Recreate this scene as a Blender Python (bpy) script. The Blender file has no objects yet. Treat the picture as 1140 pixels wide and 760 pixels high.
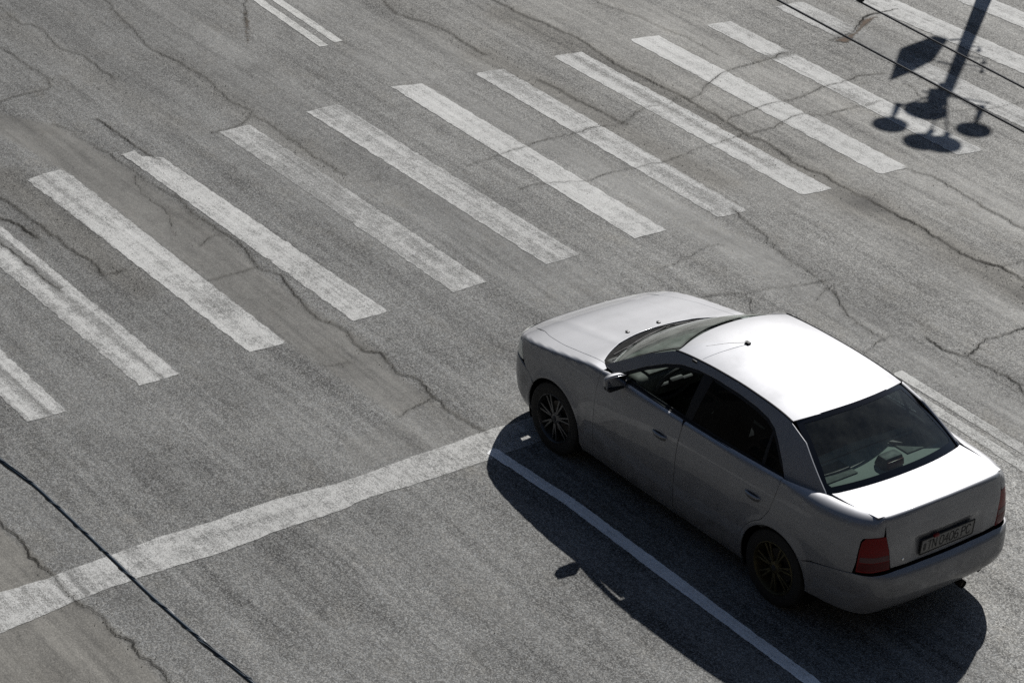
import bpy, bmesh, math, random
import numpy as np
from mathutils import Vector, Matrix
from mathutils.geometry import delaunay_2d_cdt

# ------------------------------------------------------------------ camera, sky, sun, exposure
scene = bpy.context.scene
C = bpy.data.collections.new("place"); scene.collection.children.link(C)
RAD = math.radians
SUN_EL, SUN_AZ = 41.5, -52.4            # where the sun stands (azimuth from +X towards +Y)
SUN_STRENGTH, SKY_STRENGTH, EXPOSURE = 5.0, 0.05, -0.06

cam_d = bpy.data.cameras.new("camera"); cam = bpy.data.objects.new("camera", cam_d); C.objects.link(cam)
cf = Vector((0.700471, -0.537896, -0.469051)); cr_ = Vector((-0.587138, -0.807958, 0.049726)); cdn = Vector((-0.405721, 0.240566, -0.88177))
M = Matrix((( cr_[0], -cdn[0], -cf[0]), (cr_[1], -cdn[1], -cf[1]), (cr_[2], -cdn[2], -cf[2]))).to_4x4()
M.translation = (-17.110863, 8.311973, 10.811327)
cam.matrix_world = M
cam_d.sensor_width = 36; cam_d.lens = 36*3012.64/1140; cam_d.clip_start = .2; cam_d.clip_end = 3000
scene.camera = cam

world = bpy.data.worlds.new("World"); scene.world = world; world.use_nodes = True
wn = world.node_tree; sky = wn.nodes.new("ShaderNodeTexSky"); sky.sky_type = 'NISHITA'; sky.sun_disc = False
sky.sun_elevation = RAD(SUN_EL); sky.sun_rotation = RAD(90-SUN_AZ); sky.air_density = 1.0; sky.dust_density = .6
wn.links.new(sky.outputs[0], wn.nodes["Background"].inputs[0]); wn.nodes["Background"].inputs[1].default_value = SKY_STRENGTH

sun_d = bpy.data.lights.new("sun", 'SUN'); sun = bpy.data.objects.new("sun", sun_d); C.objects.link(sun)
sun_d.energy = SUN_STRENGTH; sun_d.angle = RAD(.53); sun_d.color = (1, .975, .94)
sv = Vector((math.cos(RAD(SUN_AZ))*math.cos(RAD(SUN_EL)), math.sin(RAD(SUN_AZ))*math.cos(RAD(SUN_EL)), math.sin(RAD(SUN_EL))))
sun.rotation_euler = sv.to_track_quat('Z', 'Y').to_euler(); sun.location = sv*30
vs = scene.view_settings; vs.view_transform = 'Standard'; vs.look = 'None'; vs.exposure = EXPOSURE; vs.gamma = 1; vs.use_curve_mapping = False
scene.cycles.use_denoising = False; scene.cycles.max_bounces = 8; scene.cycles.transparent_max_bounces = 16

rng = random.Random(7); nr = np.random.default_rng(5)

# ------------------------------------------------------------------ helpers
def tag(o, label=None, cat=None, group=None, kind=None):
    if label: o['label'] = label
    if cat: o['category'] = cat
    if group: o['group'] = group
    if kind: o['kind'] = kind
    return o
def empty(name, loc=(0,0,0), rz=0):
    o = bpy.data.objects.new(name, None); C.objects.link(o); o.location = loc; o.rotation_euler = (0,0,rz); o.empty_display_size = .2
    return o
def mk(name, V, F, mat, parent=None, smooth=True, normals=None):
    me = bpy.data.meshes.new(name); me.from_pydata([tuple(map(float, v)) for v in V], [], F); me.update()
    if smooth: me.polygons.foreach_set("use_smooth", [True]*len(me.polygons))
    if mat: me.materials.append(mat)
    if normals is not None: me.normals_split_custom_set_from_vertices([tuple(map(float, n)) for n in normals])
    o = bpy.data.objects.new(name, me); C.objects.link(o); o.parent = parent
    return o
class Mesh:
    """collects shapes and links them as one mesh object"""
    def __init__(s): s.V = []; s.F = []
    def add(s, V, F):
        b = len(s.V); s.V += [tuple(v) for v in V]; s.F += [tuple(i+b for i in f) for f in F]; return s
    def tube(s, pts, r, n=8, cap=True):
        pts = [Vector(p) for p in pts]; rs = r if isinstance(r, (list, tuple)) else [r]*len(pts); V = []; F = []
        up = Vector((0,0,1))
        for i, p in enumerate(pts):
            d = (pts[min(i+1, len(pts)-1)]-pts[max(i-1, 0)]).normalized()
            a = d.cross(up) if abs(d.dot(up)) < .95 else d.cross(Vector((1,0,0)))
            a.normalize(); b = d.cross(a)
            for k in range(n):
                t = 2*math.pi*k/n; V.append(p+a*math.cos(t)*rs[i]+b*math.sin(t)*rs[i])
        for i in range(len(pts)-1):
            for k in range(n): F.append((i*n+k, i*n+(k+1)%n, (i+1)*n+(k+1)%n, (i+1)*n+k))
        if cap: F += [tuple(range(n))[::-1], tuple((len(pts)-1)*n+k for k in range(n))]
        return s.add(V, F)
    def lathe(s, prof, c, axis='z', n=32, sgn=1):
        V = []; F = []
        for (r, h) in prof:
            for k in range(n):
                t = 2*math.pi*k/n
                if axis == 'z': V.append((c[0]+r*math.cos(t), c[1]+r*math.sin(t), c[2]+h*sgn))
                else: V.append((c[0]+r*math.cos(t), c[1]+h*sgn, c[2]+r*math.sin(t)))
        for i in range(len(prof)-1):
            for k in range(n):
                f = (i*n+k, i*n+(k+1)%n, (i+1)*n+(k+1)%n, (i+1)*n+k); F.append(f)
        return s.add(V, F)
    def box(s, c, size, rot=None, bev=.01, seg=2, taper=None):
        bm = bmesh.new(); bmesh.ops.create_cube(bm, size=1)
        for v in bm.verts:
            if taper and v.co.z > 0: v.co.x *= taper[0]; v.co.y *= taper[1]
            v.co = Vector((v.co.x*size[0], v.co.y*size[1], v.co.z*size[2]))
        if bev: bmesh.ops.bevel(bm, geom=list(bm.edges), offset=bev, segments=seg, affect='EDGES', profile=.6)
        R = Matrix.Identity(3) if rot is None else rot
        V = [R @ v.co+Vector(c) for v in bm.verts]; bm.verts.index_update(); F = [tuple(v.index for v in f.verts) for f in bm.faces]; bm.free()
        return s.add(V, F)
    def build(s, name, mat, parent=None, smooth=True):
        o = mk(name, s.V, s.F, mat, parent, smooth)
        if smooth:
            bm = bmesh.new(); bm.from_mesh(o.data); bmesh.ops.recalc_face_normals(bm, faces=bm.faces); 
            for e in bm.edges:
                if len(e.link_faces) == 2 and e.calc_face_angle(0) > RAD(38): e.smooth = False
            bm.to_mesh(o.data); bm.free()
        return o
def rotm(axis, deg): return Matrix.Rotation(RAD(deg), 3, axis)

# ------------------------------------------------------------------ material helpers
class N:
    def __init__(s, name):
        s.m = bpy.data.materials.new(name); s.m.use_nodes = True; s.t = s.m.node_tree; s.b = s.t.nodes["Principled BSDF"]; s.out = s.t.nodes["Material Output"]
    def n(s, typ, **kw):
        x = s.t.nodes.new(typ)
        for k, v in kw.items():
            if k in x.inputs and not hasattr(x, k): s.set(x.inputs[k], v)
            else: setattr(x, k, v)
        return x
    def set(s, inp, v):
        if hasattr(v, 'is_linked') or isinstance(v, bpy.types.NodeSocket): s.t.links.new(v, inp)
        else: inp.default_value = v
    def math(s, op, a, b=0, c=0, clamp=False):
        x = s.t.nodes.new("ShaderNodeMath"); x.operation = op; x.use_clamp = clamp
        s.set(x.inputs[0], a); s.set(x.inputs[1], b); s.set(x.inputs[2], c); return x.outputs[0]
    def noise(s, vec, scale, detail=2, rough=.5, dist=0):
        x = s.t.nodes.new("ShaderNodeTexNoise"); s.set(x.inputs['Vector'], vec); x.inputs['Scale'].default_value = scale
        x.inputs['Detail'].default_value = detail; x.inputs['Roughness'].default_value = rough; x.inputs['Distortion'].default_value = dist; return x.outputs[0]
    def rng(s, v, a, b, c, d, smooth=False):
        x = s.t.nodes.new("ShaderNodeMapRange"); x.interpolation_type = 'SMOOTHSTEP' if smooth else 'LINEAR'
        s.set(x.inputs[0], v)
        for i, q in enumerate((a, b, c, d)): s.set(x.inputs[i+1], q)
        return x.outputs[0]
    def mix(s, f, a, b, mode='MIX'):
        x = s.t.nodes.new("ShaderNodeMix"); x.data_type = 'RGBA'; x.blend_type = mode
        s.set(x.inputs[0], f); s.set(x.inputs[6], a); s.set(x.inputs[7], b); return x.outputs[2]
    def attr(s, name):
        x = s.t.nodes.new("ShaderNodeAttribute"); x.attribute_name = name; return x.outputs['Fac']
    def pos(s, scale=None, obj=False):
        p = s.t.nodes.new("ShaderNodeTexCoord").outputs['Object'] if obj else s.t.nodes.new("ShaderNodeNewGeometry").outputs['Position']
        if scale is None: return p
        x = s.t.nodes.new("ShaderNodeVectorMath"); x.operation = 'MULTIPLY'; s.t.links.new(p, x.inputs[0]); x.inputs[1].default_value = scale; return x.outputs[0]
    def bump(s, h, strength, dist):
        x = s.t.nodes.new("ShaderNodeBump"); s.set(x.inputs['Height'], h); x.inputs['Strength'].default_value = strength; x.inputs['Distance'].default_value = dist
        s.t.links.new(x.outputs[0], s.b.inputs['Normal']); return x
def simple(name, col, rough=.5, metal=0, spec=.5, coat=0, var=.0, scale=20):
    g = N(name); p = g.pos(obj=True); f = g.noise(p, scale, 4, .6)
    c0 = tuple(c*(1-var) for c in col)+(1,); c1 = tuple(min(1, c*(1+var)) for c in col)+(1,)
    g.set(g.b.inputs['Base Color'], g.mix(g.rng(f, .3, .7, 0, 1), c0, c1))
    g.set(g.b.inputs['Roughness'], g.rng(f, .3, .7, rough*.88, min(1, rough*1.12)))
    g.b.inputs['Metallic'].default_value = metal; g.b.inputs['Specular IOR Level'].default_value = spec
    g.b.inputs['Coat Weight'].default_value = coat; g.b.inputs['Coat Roughness'].default_value = .06
    return g.m
def glass(name, tint, rough=.02, refl=1.0, dust=.0):
    g = N(name); t = g.t; t.nodes.remove(g.b)
    tr = g.n("ShaderNodeBsdfTransparent"); tr.inputs[0].default_value = (*tint, 1)
    gl = g.n("ShaderNodeBsdfGlossy"); gl.inputs['Roughness'].default_value = rough; gl.inputs['Color'].default_value = (refl, refl, refl, 1)
    fr = g.n("ShaderNodeFresnel"); bf = g.n('ShaderNodeNewGeometry').outputs['Backfacing']; g.set(fr.inputs[0], g.rng(bf, 0, 1, 1.52, 1/1.52))
    m = g.n("ShaderNodeMixShader"); t.links.new(fr.outputs[0], m.inputs[0]); t.links.new(tr.outputs[0], m.inputs[1]); t.links.new(gl.outputs[0], m.inputs[2])
    df = g.n("ShaderNodeBsdfDiffuse"); df.inputs[0].default_value = (.43, .46, .42, 1)
    m2 = g.n("ShaderNodeMixShader"); g.set(m2.inputs[0], g.rng(g.noise(g.pos(obj=True), 6, 5, .65), .35, .75, dust*.4, dust*1.6))
    t.links.new(m.outputs[0], m2.inputs[1]); t.links.new(df.outputs[0], m2.inputs[2]); t.links.new(m2.outputs[0], g.out.inputs[0])
    return g.m

# ------------------------------------------------------------------ ground data measured on the road, in metres
STRIPES= {0: [(3.914, -0.011), (3.904, -0.363), (-0.108, -0.313), (-0.098, 0.039)], 1: [(3.974, -1.002), (3.973, -1.387), (-0.039, -1.387), (-0.038, -1.002)], 2: [(3.996, -2.032), (4.038, -2.449), (-0.02, -2.429), (-0.009, -2.066)], 3: [(4.058, -3.085), (3.785, -3.393), (0.023, -3.486), (0.026, -3.118)], 4: [(4.061, -4.164), (4.061, -4.523), (0.051, -4.559), (0.033, -4.176)], 5: [(4.052, -5.178), (4.066, -5.572), (0.066, -5.603), (0.061, -5.213)], 6: [(4.178, -6.28), (4.098, -6.617), (0.062, -6.619), (0.083, -6.242)], 7: [(4.057, -7.237), (4.005, -7.581), (0.011, -7.562), (0.031, -7.213)], 8: [(4.037, -8.242), (3.984, -8.598), (-0.029, -8.6), (0.016, -8.235)], 9: [(4.026, -9.268), (3.946, -9.629), (-0.029, -9.611), (-0.012, -9.241)], 10: [(3.946, -10.29), (3.894, -10.608), (-0.106, -10.576), (-0.045, -10.248)], 11: [(3.993, -11.339), (3.969, -11.735), (0.034, -11.699), (0.1, -11.348)], 12: [(4.07, -12.263), (3.955, -12.715), (0.161, -12.817), (0.277, -12.463)], 13: [(4.042, -13.292), (3.952, -13.71), (0.28, -13.863), (0.339, -13.501)], 14: [(4.014, -14.357), (3.948, -14.739), (0.326, -14.939), (0.386, -14.564)]}
CRACKS= [(0.01, 0.5, [(8.095, -3.82), (7.604, -3.785), (7.397, -3.892), (6.788, -3.839), (6.456, -3.926), (5.959, -3.92), (5.725, -3.948)]), (0.010, 0.5, [(7.079, -3.312), (6.769, -3.311), (6.507, -3.332), (6.15, -3.332), (5.855, -3.28)]), (0.012, 0.6, [(5.855, -3.28), (5.808, -3.125), (5.819, -3.011), (5.815, -2.829), (5.758, -2.652)]), (0.018, 0.8, [(4.976, -3.308), (4.725, -3.302), (4.469, -3.311), (4.152, -3.304), (3.931, -3.308), (3.766, -3.343)]), (0.01, 0.4, [(5.022, -2.866), (4.762, -2.926), (4.48, -2.943), (4.121, -2.973), (3.724, -2.998), (3.318, -3.013), (2.989, -3.066)]), (0.016, 0.8, [(2.989, -3.066), (2.518, -3.024), (2.064, -3.052), (1.622, -3.041), (1.32, -2.952), (1.142, -3.01), (0.97, -3.025), (0.636, -2.946), (0.257, -2.891), (-0.055, -2.965), (-0.443, -2.921), (-0.586, -3.007), (-0.905, -2.93), (-1.103, -3.021), (-1.411, -2.945), (-1.658, -2.952), (-1.944, -2.973), (-2.136, -3.013)]), (0.01, 0.4, [(-1.411, -2.945), (-1.453, -2.783), (-1.495, -2.622), (-1.554, -2.522)]), (0.008, 0.4, [(1.32, -2.952), (1.321, -2.703), (1.343, -2.424)]), (0.007, 0.3, [(2.064, -3.052), (2.061, -2.909), (1.939, -2.716)]), (0.009, 0.5, [(8.021, -4.98), (7.056, -4.784), (6.249, -4.66), (5.791, -4.721), (5.28, -4.745), (4.991, -4.681), (4.595, -4.677), (4.32, -4.701)]), (0.01, 0.6, [(4.32, -4.701), (4.163, -4.523), (4.085, -4.301), (4.096, -4.103)]), (0.008, 0.7, [(4.262, -4.666), (3.808, -4.701), (3.198, -4.682), (2.789, -4.678), (2.568, -4.689)]), (0.02, 0.9, [(3.757, -1.652), (3.467, -1.689), (3.064, -1.701), (2.63, -1.709), (2.357, -1.709), (2.19, -1.745), (1.869, -1.732)]), (0.01, 0.4, [(1.869, -1.732), (1.868, -1.839), (1.855, -1.966)]), (0.04, 0.9, [(3.431, -1.444), (3.215, -1.516), (2.987, -1.535), (2.823, -1.559)]), (0.02, 0.6, [(2.962, -1.211), (2.487, -1.236), (2.075, -1.243), (1.767, -1.257)]), (0.022, 0.7, [(-1.24, 0.882), (-1.606, 0.882), (-1.914, 0.894), (-2.166, 0.894), (-2.432, 0.911), (-2.584, 0.884), (-2.734, 0.858), (-2.999, 0.859), (-3.21, 0.833), (-3.367, 0.849), (-3.591, 0.834), (-3.839, 0.835)]), (0.016, 0.9, [(5.858, -8.672), (5.33, -8.661), (4.901, -8.715), (4.348, -8.79), (3.899, -8.752), (3.44, -8.699), (2.985, -8.761), (2.514, -8.766), (2.246, -8.763), (1.775, -8.753), (1.408, -8.716), (1.067, -8.779), (0.599, -8.726), (0.084, -8.736), (-0.366, -8.737)]), (0.024, 0.9, [(-0.366, -8.737), (-0.992, -8.746), (-1.44, -8.712), (-1.88, -8.721), (-2.117, -8.797), (-2.469, -8.787)]), (0.011, 0.3, [(2.178, -5.832), (2.242, -6.146), (2.263, -6.542), (2.307, -6.906), (2.298, -7.235), (2.293, -7.515), (2.252, -7.77), (2.365, -8.032), (2.444, -8.27), (2.403, -8.532), (2.514, -8.766)]), (0.014, 0.5, [(2.514, -8.766), (2.398, -8.828), (2.624, -9.257), (2.779, -9.633), (2.796, -9.96), (2.833, -10.309), (2.884, -10.481), (2.836, -10.567)]), (0.008, 0.3, [(1.486, -5.921), (1.494, -6.193), (1.361, -6.633), (1.352, -7.066), (1.299, -7.584), (1.369, -7.983), (1.382, -8.225), (1.401, -8.593), (1.408, -8.716)]), (0.01, 0.4, [(1.775, -8.753), (1.848, -9.091), (1.89, -9.492), (1.866, -9.631)]), (0.012, 0.6, [(1.866, -9.631), (1.878, -9.852), (1.926, -10.208), (1.938, -10.536), (1.978, -10.766), (1.91, -11.092)]), (0.01, 0.4, [(1.408, -8.716), (1.41, -9.077), (1.519, -9.536), (1.38, -9.782), (1.371, -10.273), (1.385, -10.538)]), (0.03, 0.6, [(2.911, -11.181), (2.96, -11.53), (3.135, -11.824), (3.271, -12.085), (3.274, -12.252), (3.264, -12.56)]), (0.012, 0.7, [(0.005, -9.594), (-0.359, -9.636), (-0.791, -9.64), (-1.177, -9.62), (-1.683, -9.59)]), (0.01, 0.5, [(0.135, -7.466), (-0.12, -7.395), (-0.543, -7.32), (-0.885, -7.199), (-1.281, -7.188), (-1.735, -7.117), (-2.082, -6.921), (-2.367, -6.905), (-2.597, -6.903)]), (0.008, 0.2, [(-0.535, -6.054), (-0.475, -6.312), (-0.405, -6.634), (-0.444, -6.924)]), (0.014, 0.4, [(-1.178, -5.996), (-1.205, -6.18), (-1.289, -6.392)]), (0.008, 0.3, [(-1.289, -6.392), (-1.316, -6.611), (-1.427, -6.94), (-1.491, -7.261)]), (0.012, 0.3, [(-1.289, -6.392), (-1.47, -6.322), (-1.735, -6.167)]), (0.01, 0.3, [(-2.713, -6.523), (-2.573, -6.862), (-2.597, -6.999)]), (0.022, 0.5, [(-3.062, -8.181), (-3.069, -7.895), (-3.061, -7.684), (-3.104, -7.532), (-3.187, -7.288)]), (0.02, 0.6, [(-2.727, -7.251), (-2.978, -7.223), (-3.187, -7.288), (-3.286, -7.298), (-3.484, -7.317), (-3.733, -7.334), (-3.983, -7.239)]), (0.008, 0.3, [(-2.117, -8.797), (-2.111, -9.153)]), (0.01, 0.5, [(7.14, -6.313), (6.734, -6.091), (6.447, -5.896)]), (0.008, 0.3, [(1.634, -11.08), (1.421, -11.061), (1.149, -10.957), (0.938, -10.948)]), (0.006, 0.2, [(3.578, -2.966), (3.185, -2.843), (2.741, -2.83), (2.256, -2.648)]), (0.006, 0.2, [(-1.717, -6.844), (-1.572, -7.188), (-1.754, -7.079)]), (0.007, 0.2, [(0.845, -10.73), (0.762, -11.164), (0.632, -11.492), (0.605, -11.928)]), (0.008, 0.3, [(-0.455, -2.449), (-0.554, -2.554), (-0.576, -2.744)]), (0.006, 0.9, [(6.412, -7.652), (5.884, -7.479), (5.406, -7.629), (5.028, -7.663), (4.403, -7.633)]), (0.006, 0.9, [(3.602, -7.753), (2.995, -7.764), (2.172, -7.821)]), (0.006, 0.5, [(5.162, -9.661), (4.636, -9.76), (3.816, -9.864), (3.179, -9.843)])]
PATCHES= {'a': [(5.808, -2.286), (5.022, -2.866), (4.48, -2.943), (3.724, -2.998), (2.518, -3.024), (2.064, -3.052), (1.32, -2.952), (0.636, -2.946), (-0.055, -2.965), (-0.586, -3.007), (-0.905, -2.93), (-1.411, -2.945), (-1.554, -2.522), (-0.92, -2.477), (-0.034, -2.421), (1.791, -2.428), (4.002, -2.43), (5.044, -2.296)], 'b': [(-0.877, 1.108), (-1.371, 0.91), (-1.914, 0.894), (-2.432, 0.911), (-2.999, 0.859), (-3.367, 0.849), (-3.946, 0.861), (-4.701, 1.947), (-3.351, 2.292)], 'c': [(2.514, -8.766), (2.624, -9.257), (2.833, -10.309), (1.955, -10.808), (-0.02, -9.595), (0.084, -8.736), (1.067, -8.779)], 'd': [(5.423, -8.605), (6.147, -9.637), (3.333, -10.741), (2.624, -9.257), (2.514, -8.766), (3.44, -8.699)], 'e': [(-1.554, -2.522), (-1.411, -2.945), (-2.136, -3.013), (-2.11, -3.165), (-2.164, -2.949), (-2.1, -1.794), (-1.62, -1.937)], 'f': [(-3.446, -6.254), (-4.79, -6.364), (-6.32, -5.852), (-7.072, -4.038), (-5.566, -4.628), (-5.396, -5.551)]}
BANDS= [([(5.312, -8.525), (4.078, -8.586), (2.311, -8.601), (1.236, -8.57), (-0.517, -8.597)], 0.24, 0.60), ([(-0.411, -8.694), (-1.369, -8.665), (-2.066, -8.674), (-2.67, -8.638)], 0.2, 0.5), ([(4.403, -7.633), (3.524, -7.695), (2.029, -7.709), (0.625, -7.709)], 0.22, 0.68), ([(6.388, -7.696), (5.406, -7.629), (4.444, -7.663)], 0.25, 0.85), ([(7.857, -3.595), (6.744, -3.764), (5.477, -3.812), (4.38, -3.912)], 0.2, 0.85), ([(4.202, -1.875), (3.168, -1.9), (2.11, -1.881), (1.491, -1.897)], 0.2, 0.7), ([(6.095, -4.68), (4.991, -4.681), (3.852, -4.624), (2.499, -4.645)], 0.2, 0.85), ([(-0.009, -7.4), (-1.222, -7.23), (-2.555, -7.092), (-4.052, -7.116)], 0.5, 0.93), ([(1.593, -5.214), (-0.568, -5.061)], 0.6, 1.08), ([(1.404, -6.557), (-0.373, -6.876), (-2.801, -6.861), (-4.376, -6.786)], 0.35, 1.12), ([(0.514, -8.533), (-1.082, -8.476), (-2.881, -8.309)], 0.4, 1.13), ([(5.504, -7.341), (1.994, -7.682), (0.169, -7.889)], 0.3, 1.08), ([(6.005, -4.844), (2.522, -5.019), (0.021, -5.103)], 0.3, 0.93), ([(-0.068, -9.55), (-1.548, -9.668)], 0.5, 1.1), ([(5.138, -6.409), (1.912, -6.942), (-0.914, -7.065)], 0.2, 1.05)]
LINES= {'stop': [(-2.164, 1.586), (-2.172, 1.31), (-2.181, 0.916), (-2.145, 0.379), (-2.124, 0.037), (-2.131, -0.48), (-2.108, -1.037), (-2.161, -1.556), (-2.131, -2.109), (-2.116, -2.46), (-2.094, -2.999), (-2.107, -3.527), (-2.46, -3.329), (-2.481, -2.766), (-2.49, -2.203), (-2.467, -1.677), (-2.506, -1.366), (-2.512, -0.789), (-2.55, -0.233), (-2.524, 0.314), (-2.557, 0.906), (-2.649, 1.549), (-2.677, 1.835)], 'lane': [(-2.387, -2.799), (-2.344, -2.891), (-2.393, -2.917), (-3.308, -2.982), (-4.41, -2.983), (-5.242, -2.977), (-6.06, -2.983), (-6.594, -2.96), (-6.615, -2.858), (-6.085, -2.861), (-5.279, -2.862), (-4.461, -2.856), (-3.346, -2.867), (-2.477, -2.813)]}
THIN=[[[(7.626, -6.463), (5.439, -6.331), (5.445, -6.221), (7.632, -6.353)], [(7.468, -6.637), (5.472, -6.534), (5.478, -6.424), (7.474, -6.527)]], [[(-3.081, -6.638), (-5.293, -6.614), (-5.292, -6.494), (-3.079, -6.518)], [(-3.439, -6.477), (-5.506, -6.39), (-5.501, -6.27), (-3.434, -6.357)]]]
CABLE=[(-9.366, 4.857, 6.0), (-9.725, 4.828, 6.0), (-9.919, 4.807, 6.0), (-10.138, 4.803, 6.0), (-10.355, 4.802, 6.0), (-10.507, 4.802, 6.0), (-10.742, 4.802, 6.0), (-10.955, 4.794, 6.0), (-11.161, 4.786, 6.0), (-11.298, 4.773, 6.0), (-11.535, 4.76, 6.0)]
RUST=[(2.896, -11.207), (2.976, -11.611), (3.223, -11.946), (3.255, -12.344), (3.024, -11.857), (2.72, -11.311)]
TAR=[(6.757, -6.048), (6.77, -6.136), (6.409, -5.964), (5.861, -5.621), (5.884, -5.58), (6.343, -5.811)]
STRIPE_BIT=[(4.039, -3.075), (4.068, -3.237), (3.829, -3.232), (3.664, -3.188), (3.625, -3.089)]

# ------------------------------------------------------------------ materials of the road
def aggregate(g):
    """stone-chip asphalt: returns colour, height, roughness sockets"""
    p = g.pos()
    vor = g.n("ShaderNodeTexVoronoi"); g.set(vor.inputs['Vector'], p); vor.inputs['Scale'].default_value = 105; vor.inputs['Randomness'].default_value = 1
    sep = g.n("ShaderNodeSeparateColor"); g.t.links.new(vor.outputs['Color'], sep.inputs[0])
    rnd = sep.outputs[0]; rnd2 = sep.outputs[1]
    fine = g.noise(p, 120, 4, .8); mid = g.noise(p, 9, 4, .6); big = g.noise(p, .55, 6, .62); st = g.noise(g.pos((.22, 3.2, 1)), 1.0, 5, .62)
    st2 = g.noise(g.pos((.9, 14, 1)), 1.0, 4, .6)
    return p, rnd, rnd2, fine, mid, big, st, st2, vor.outputs['Distance']
def asphalt():
    g = N("asphalt"); p, rnd, rnd2, fine, mid, big, st, st2, vd = aggregate(g)
    smooth = g.attr("smooth"); tone = g.attr("tone"); lane = g.attr("light")
    chip = g.math('POWER', rnd, 1.7)                                            # most chips dull, a few pale
    spread = g.rng(smooth, 0, 1, 1.6, .42)
    v = g.math('MULTIPLY', g.math('SUBTRACT', chip, .37), spread)
    v = g.math('ADD', v, g.math('MULTIPLY', g.math('SUBTRACT', fine, .5), g.rng(smooth, 0, 1, 2.0, .5)))
    v = g.math('ADD', v, g.rng(mid, .3, .7, -.12, .12))
    v = g.math('ADD', v, g.rng(big, .3, .7, -.26, .26))
    v = g.math('ADD', v, g.rng(st, .3, .7, -.32, .32))
    v = g.math('ADD', v, g.rng(st2, .3, .7, -.22, .22))
    v = g.math('MULTIPLY', g.math('ADD', v, 1.0), tone)
    v = g.math('MAXIMUM', v, .12)
    warm = g.mix(g.rng(rnd2, .2, .8, 0, 1), (.141, .139, .130, 1), (.134, .137, .135, 1))
    warm = g.mix(lane, warm, (.158, .152, .136, 1))
    # brown and green-grey stains
    s2 = g.noise(g.pos((1, 1.7, 1)), 1.3, 5, .7)
    warm = g.mix(g.rng(s2, .55, .72, 0, .5), warm, (.126, .118, .100, 1))
    cmb = g.n("ShaderNodeVectorMath"); cmb.operation = 'SCALE'; g.t.links.new(warm, cmb.inputs[0]); g.set(cmb.inputs['Scale'], v)
    g.set(g.b.inputs['Base Color'], cmb.outputs[0])
    g.set(g.b.inputs['Roughness'], g.rng(fine, .3, .7, .62, .9)); g.b.inputs['Specular IOR Level'].default_value = .35
    h = g.math('ADD', g.math('MULTIPLY', g.math('SUBTRACT', .6, vd), 1.0), g.math('MULTIPLY', fine, .8))
    h = g.math('MULTIPLY', h, g.rng(smooth, 0, 1, 1, .35))
    g.bump(h, .55, .006)
    return g.m
def road_paint(name, col, lo=.34, hi=.5):
    """white road paint worn off the tops of the stone chips; the asphalt sheet shows in the holes"""
    g = N(name); p, rnd, rnd2, fine, mid, big, st, st2, vd = aggregate(g)
    wear = g.attr("wear"); edge = g.attr("edge")
    chew = g.noise(p, 3.2, 5, .68); lines = g.noise(g.pos((.5, 16, 1)), 1.6, 4, .6)
    f = g.math('ADD', g.math('MULTIPLY', fine, .55), g.math('MULTIPLY', mid, .38))
    f = g.math('ADD', f, g.math('MULTIPLY', chew, .45)); f = g.math('SUBTRACT', f, .065); f = g.math('ADD', f, g.math('MULTIPLY', lines, .35))
    f = g.math('ADD', f, g.math('MULTIPLY', rnd, .22))                      # about .91 mean
    thr = g.rng(wear, 0, 1, .60, 1.16)
    mask = g.rng(g.math('SUBTRACT', f, thr), -.13, .17, 0, 1)
    em = g.rng(g.math('ADD', edge, g.math('MULTIPLY', g.math('ADD', fine, mid), .5)), .50, .72, 0, 1)
    v = g.math('ADD', 1.0, g.rng(mid, .3, .7, -.10, .08)); v = g.math('ADD', v, g.rng(fine, .3, .7, -.16, .14)); v = g.math('ADD', v, g.rng(lines, .3, .7, -.10, .08)); v = g.math('ADD', v, g.rng(big, .3, .7, -.08, .08))
    v = g.math('ADD', v, g.math('MULTIPLY', g.math('SUBTRACT', rnd, .5), .22))
    c = g.n("ShaderNodeVectorMath"); c.operation = 'SCALE'; c.inputs[0].default_value = col; g.set(c.inputs['Scale'], v)
    v = g.math('MULTIPLY', v, g.rng(wear, .1, .6, 1.25, .9)); g.set(c.inputs['Scale'], v)
    g.set(g.b.inputs['Base Color'], c.outputs[0]); g.b.inputs['Roughness'].default_value = .75; g.b.inputs['Specular IOR Level'].default_value = .3
    g.bump(g.math('ADD', g.math('SUBTRACT', .6, vd), fine), .45, .005)
    tr = g.n("ShaderNodeBsdfTransparent"); m = g.n("ShaderNodeMixShader")
    g.set(m.inputs[0], g.math('MULTIPLY', em, g.rng(mask, 0, 1, .24, .93))); g.t.links.new(tr.outputs[0], m.inputs[1]); g.t.links.new(g.b.outputs[0], m.inputs[2]); g.t.links.new(m.outputs[0], g.out.inputs[0])
    return g.m
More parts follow.
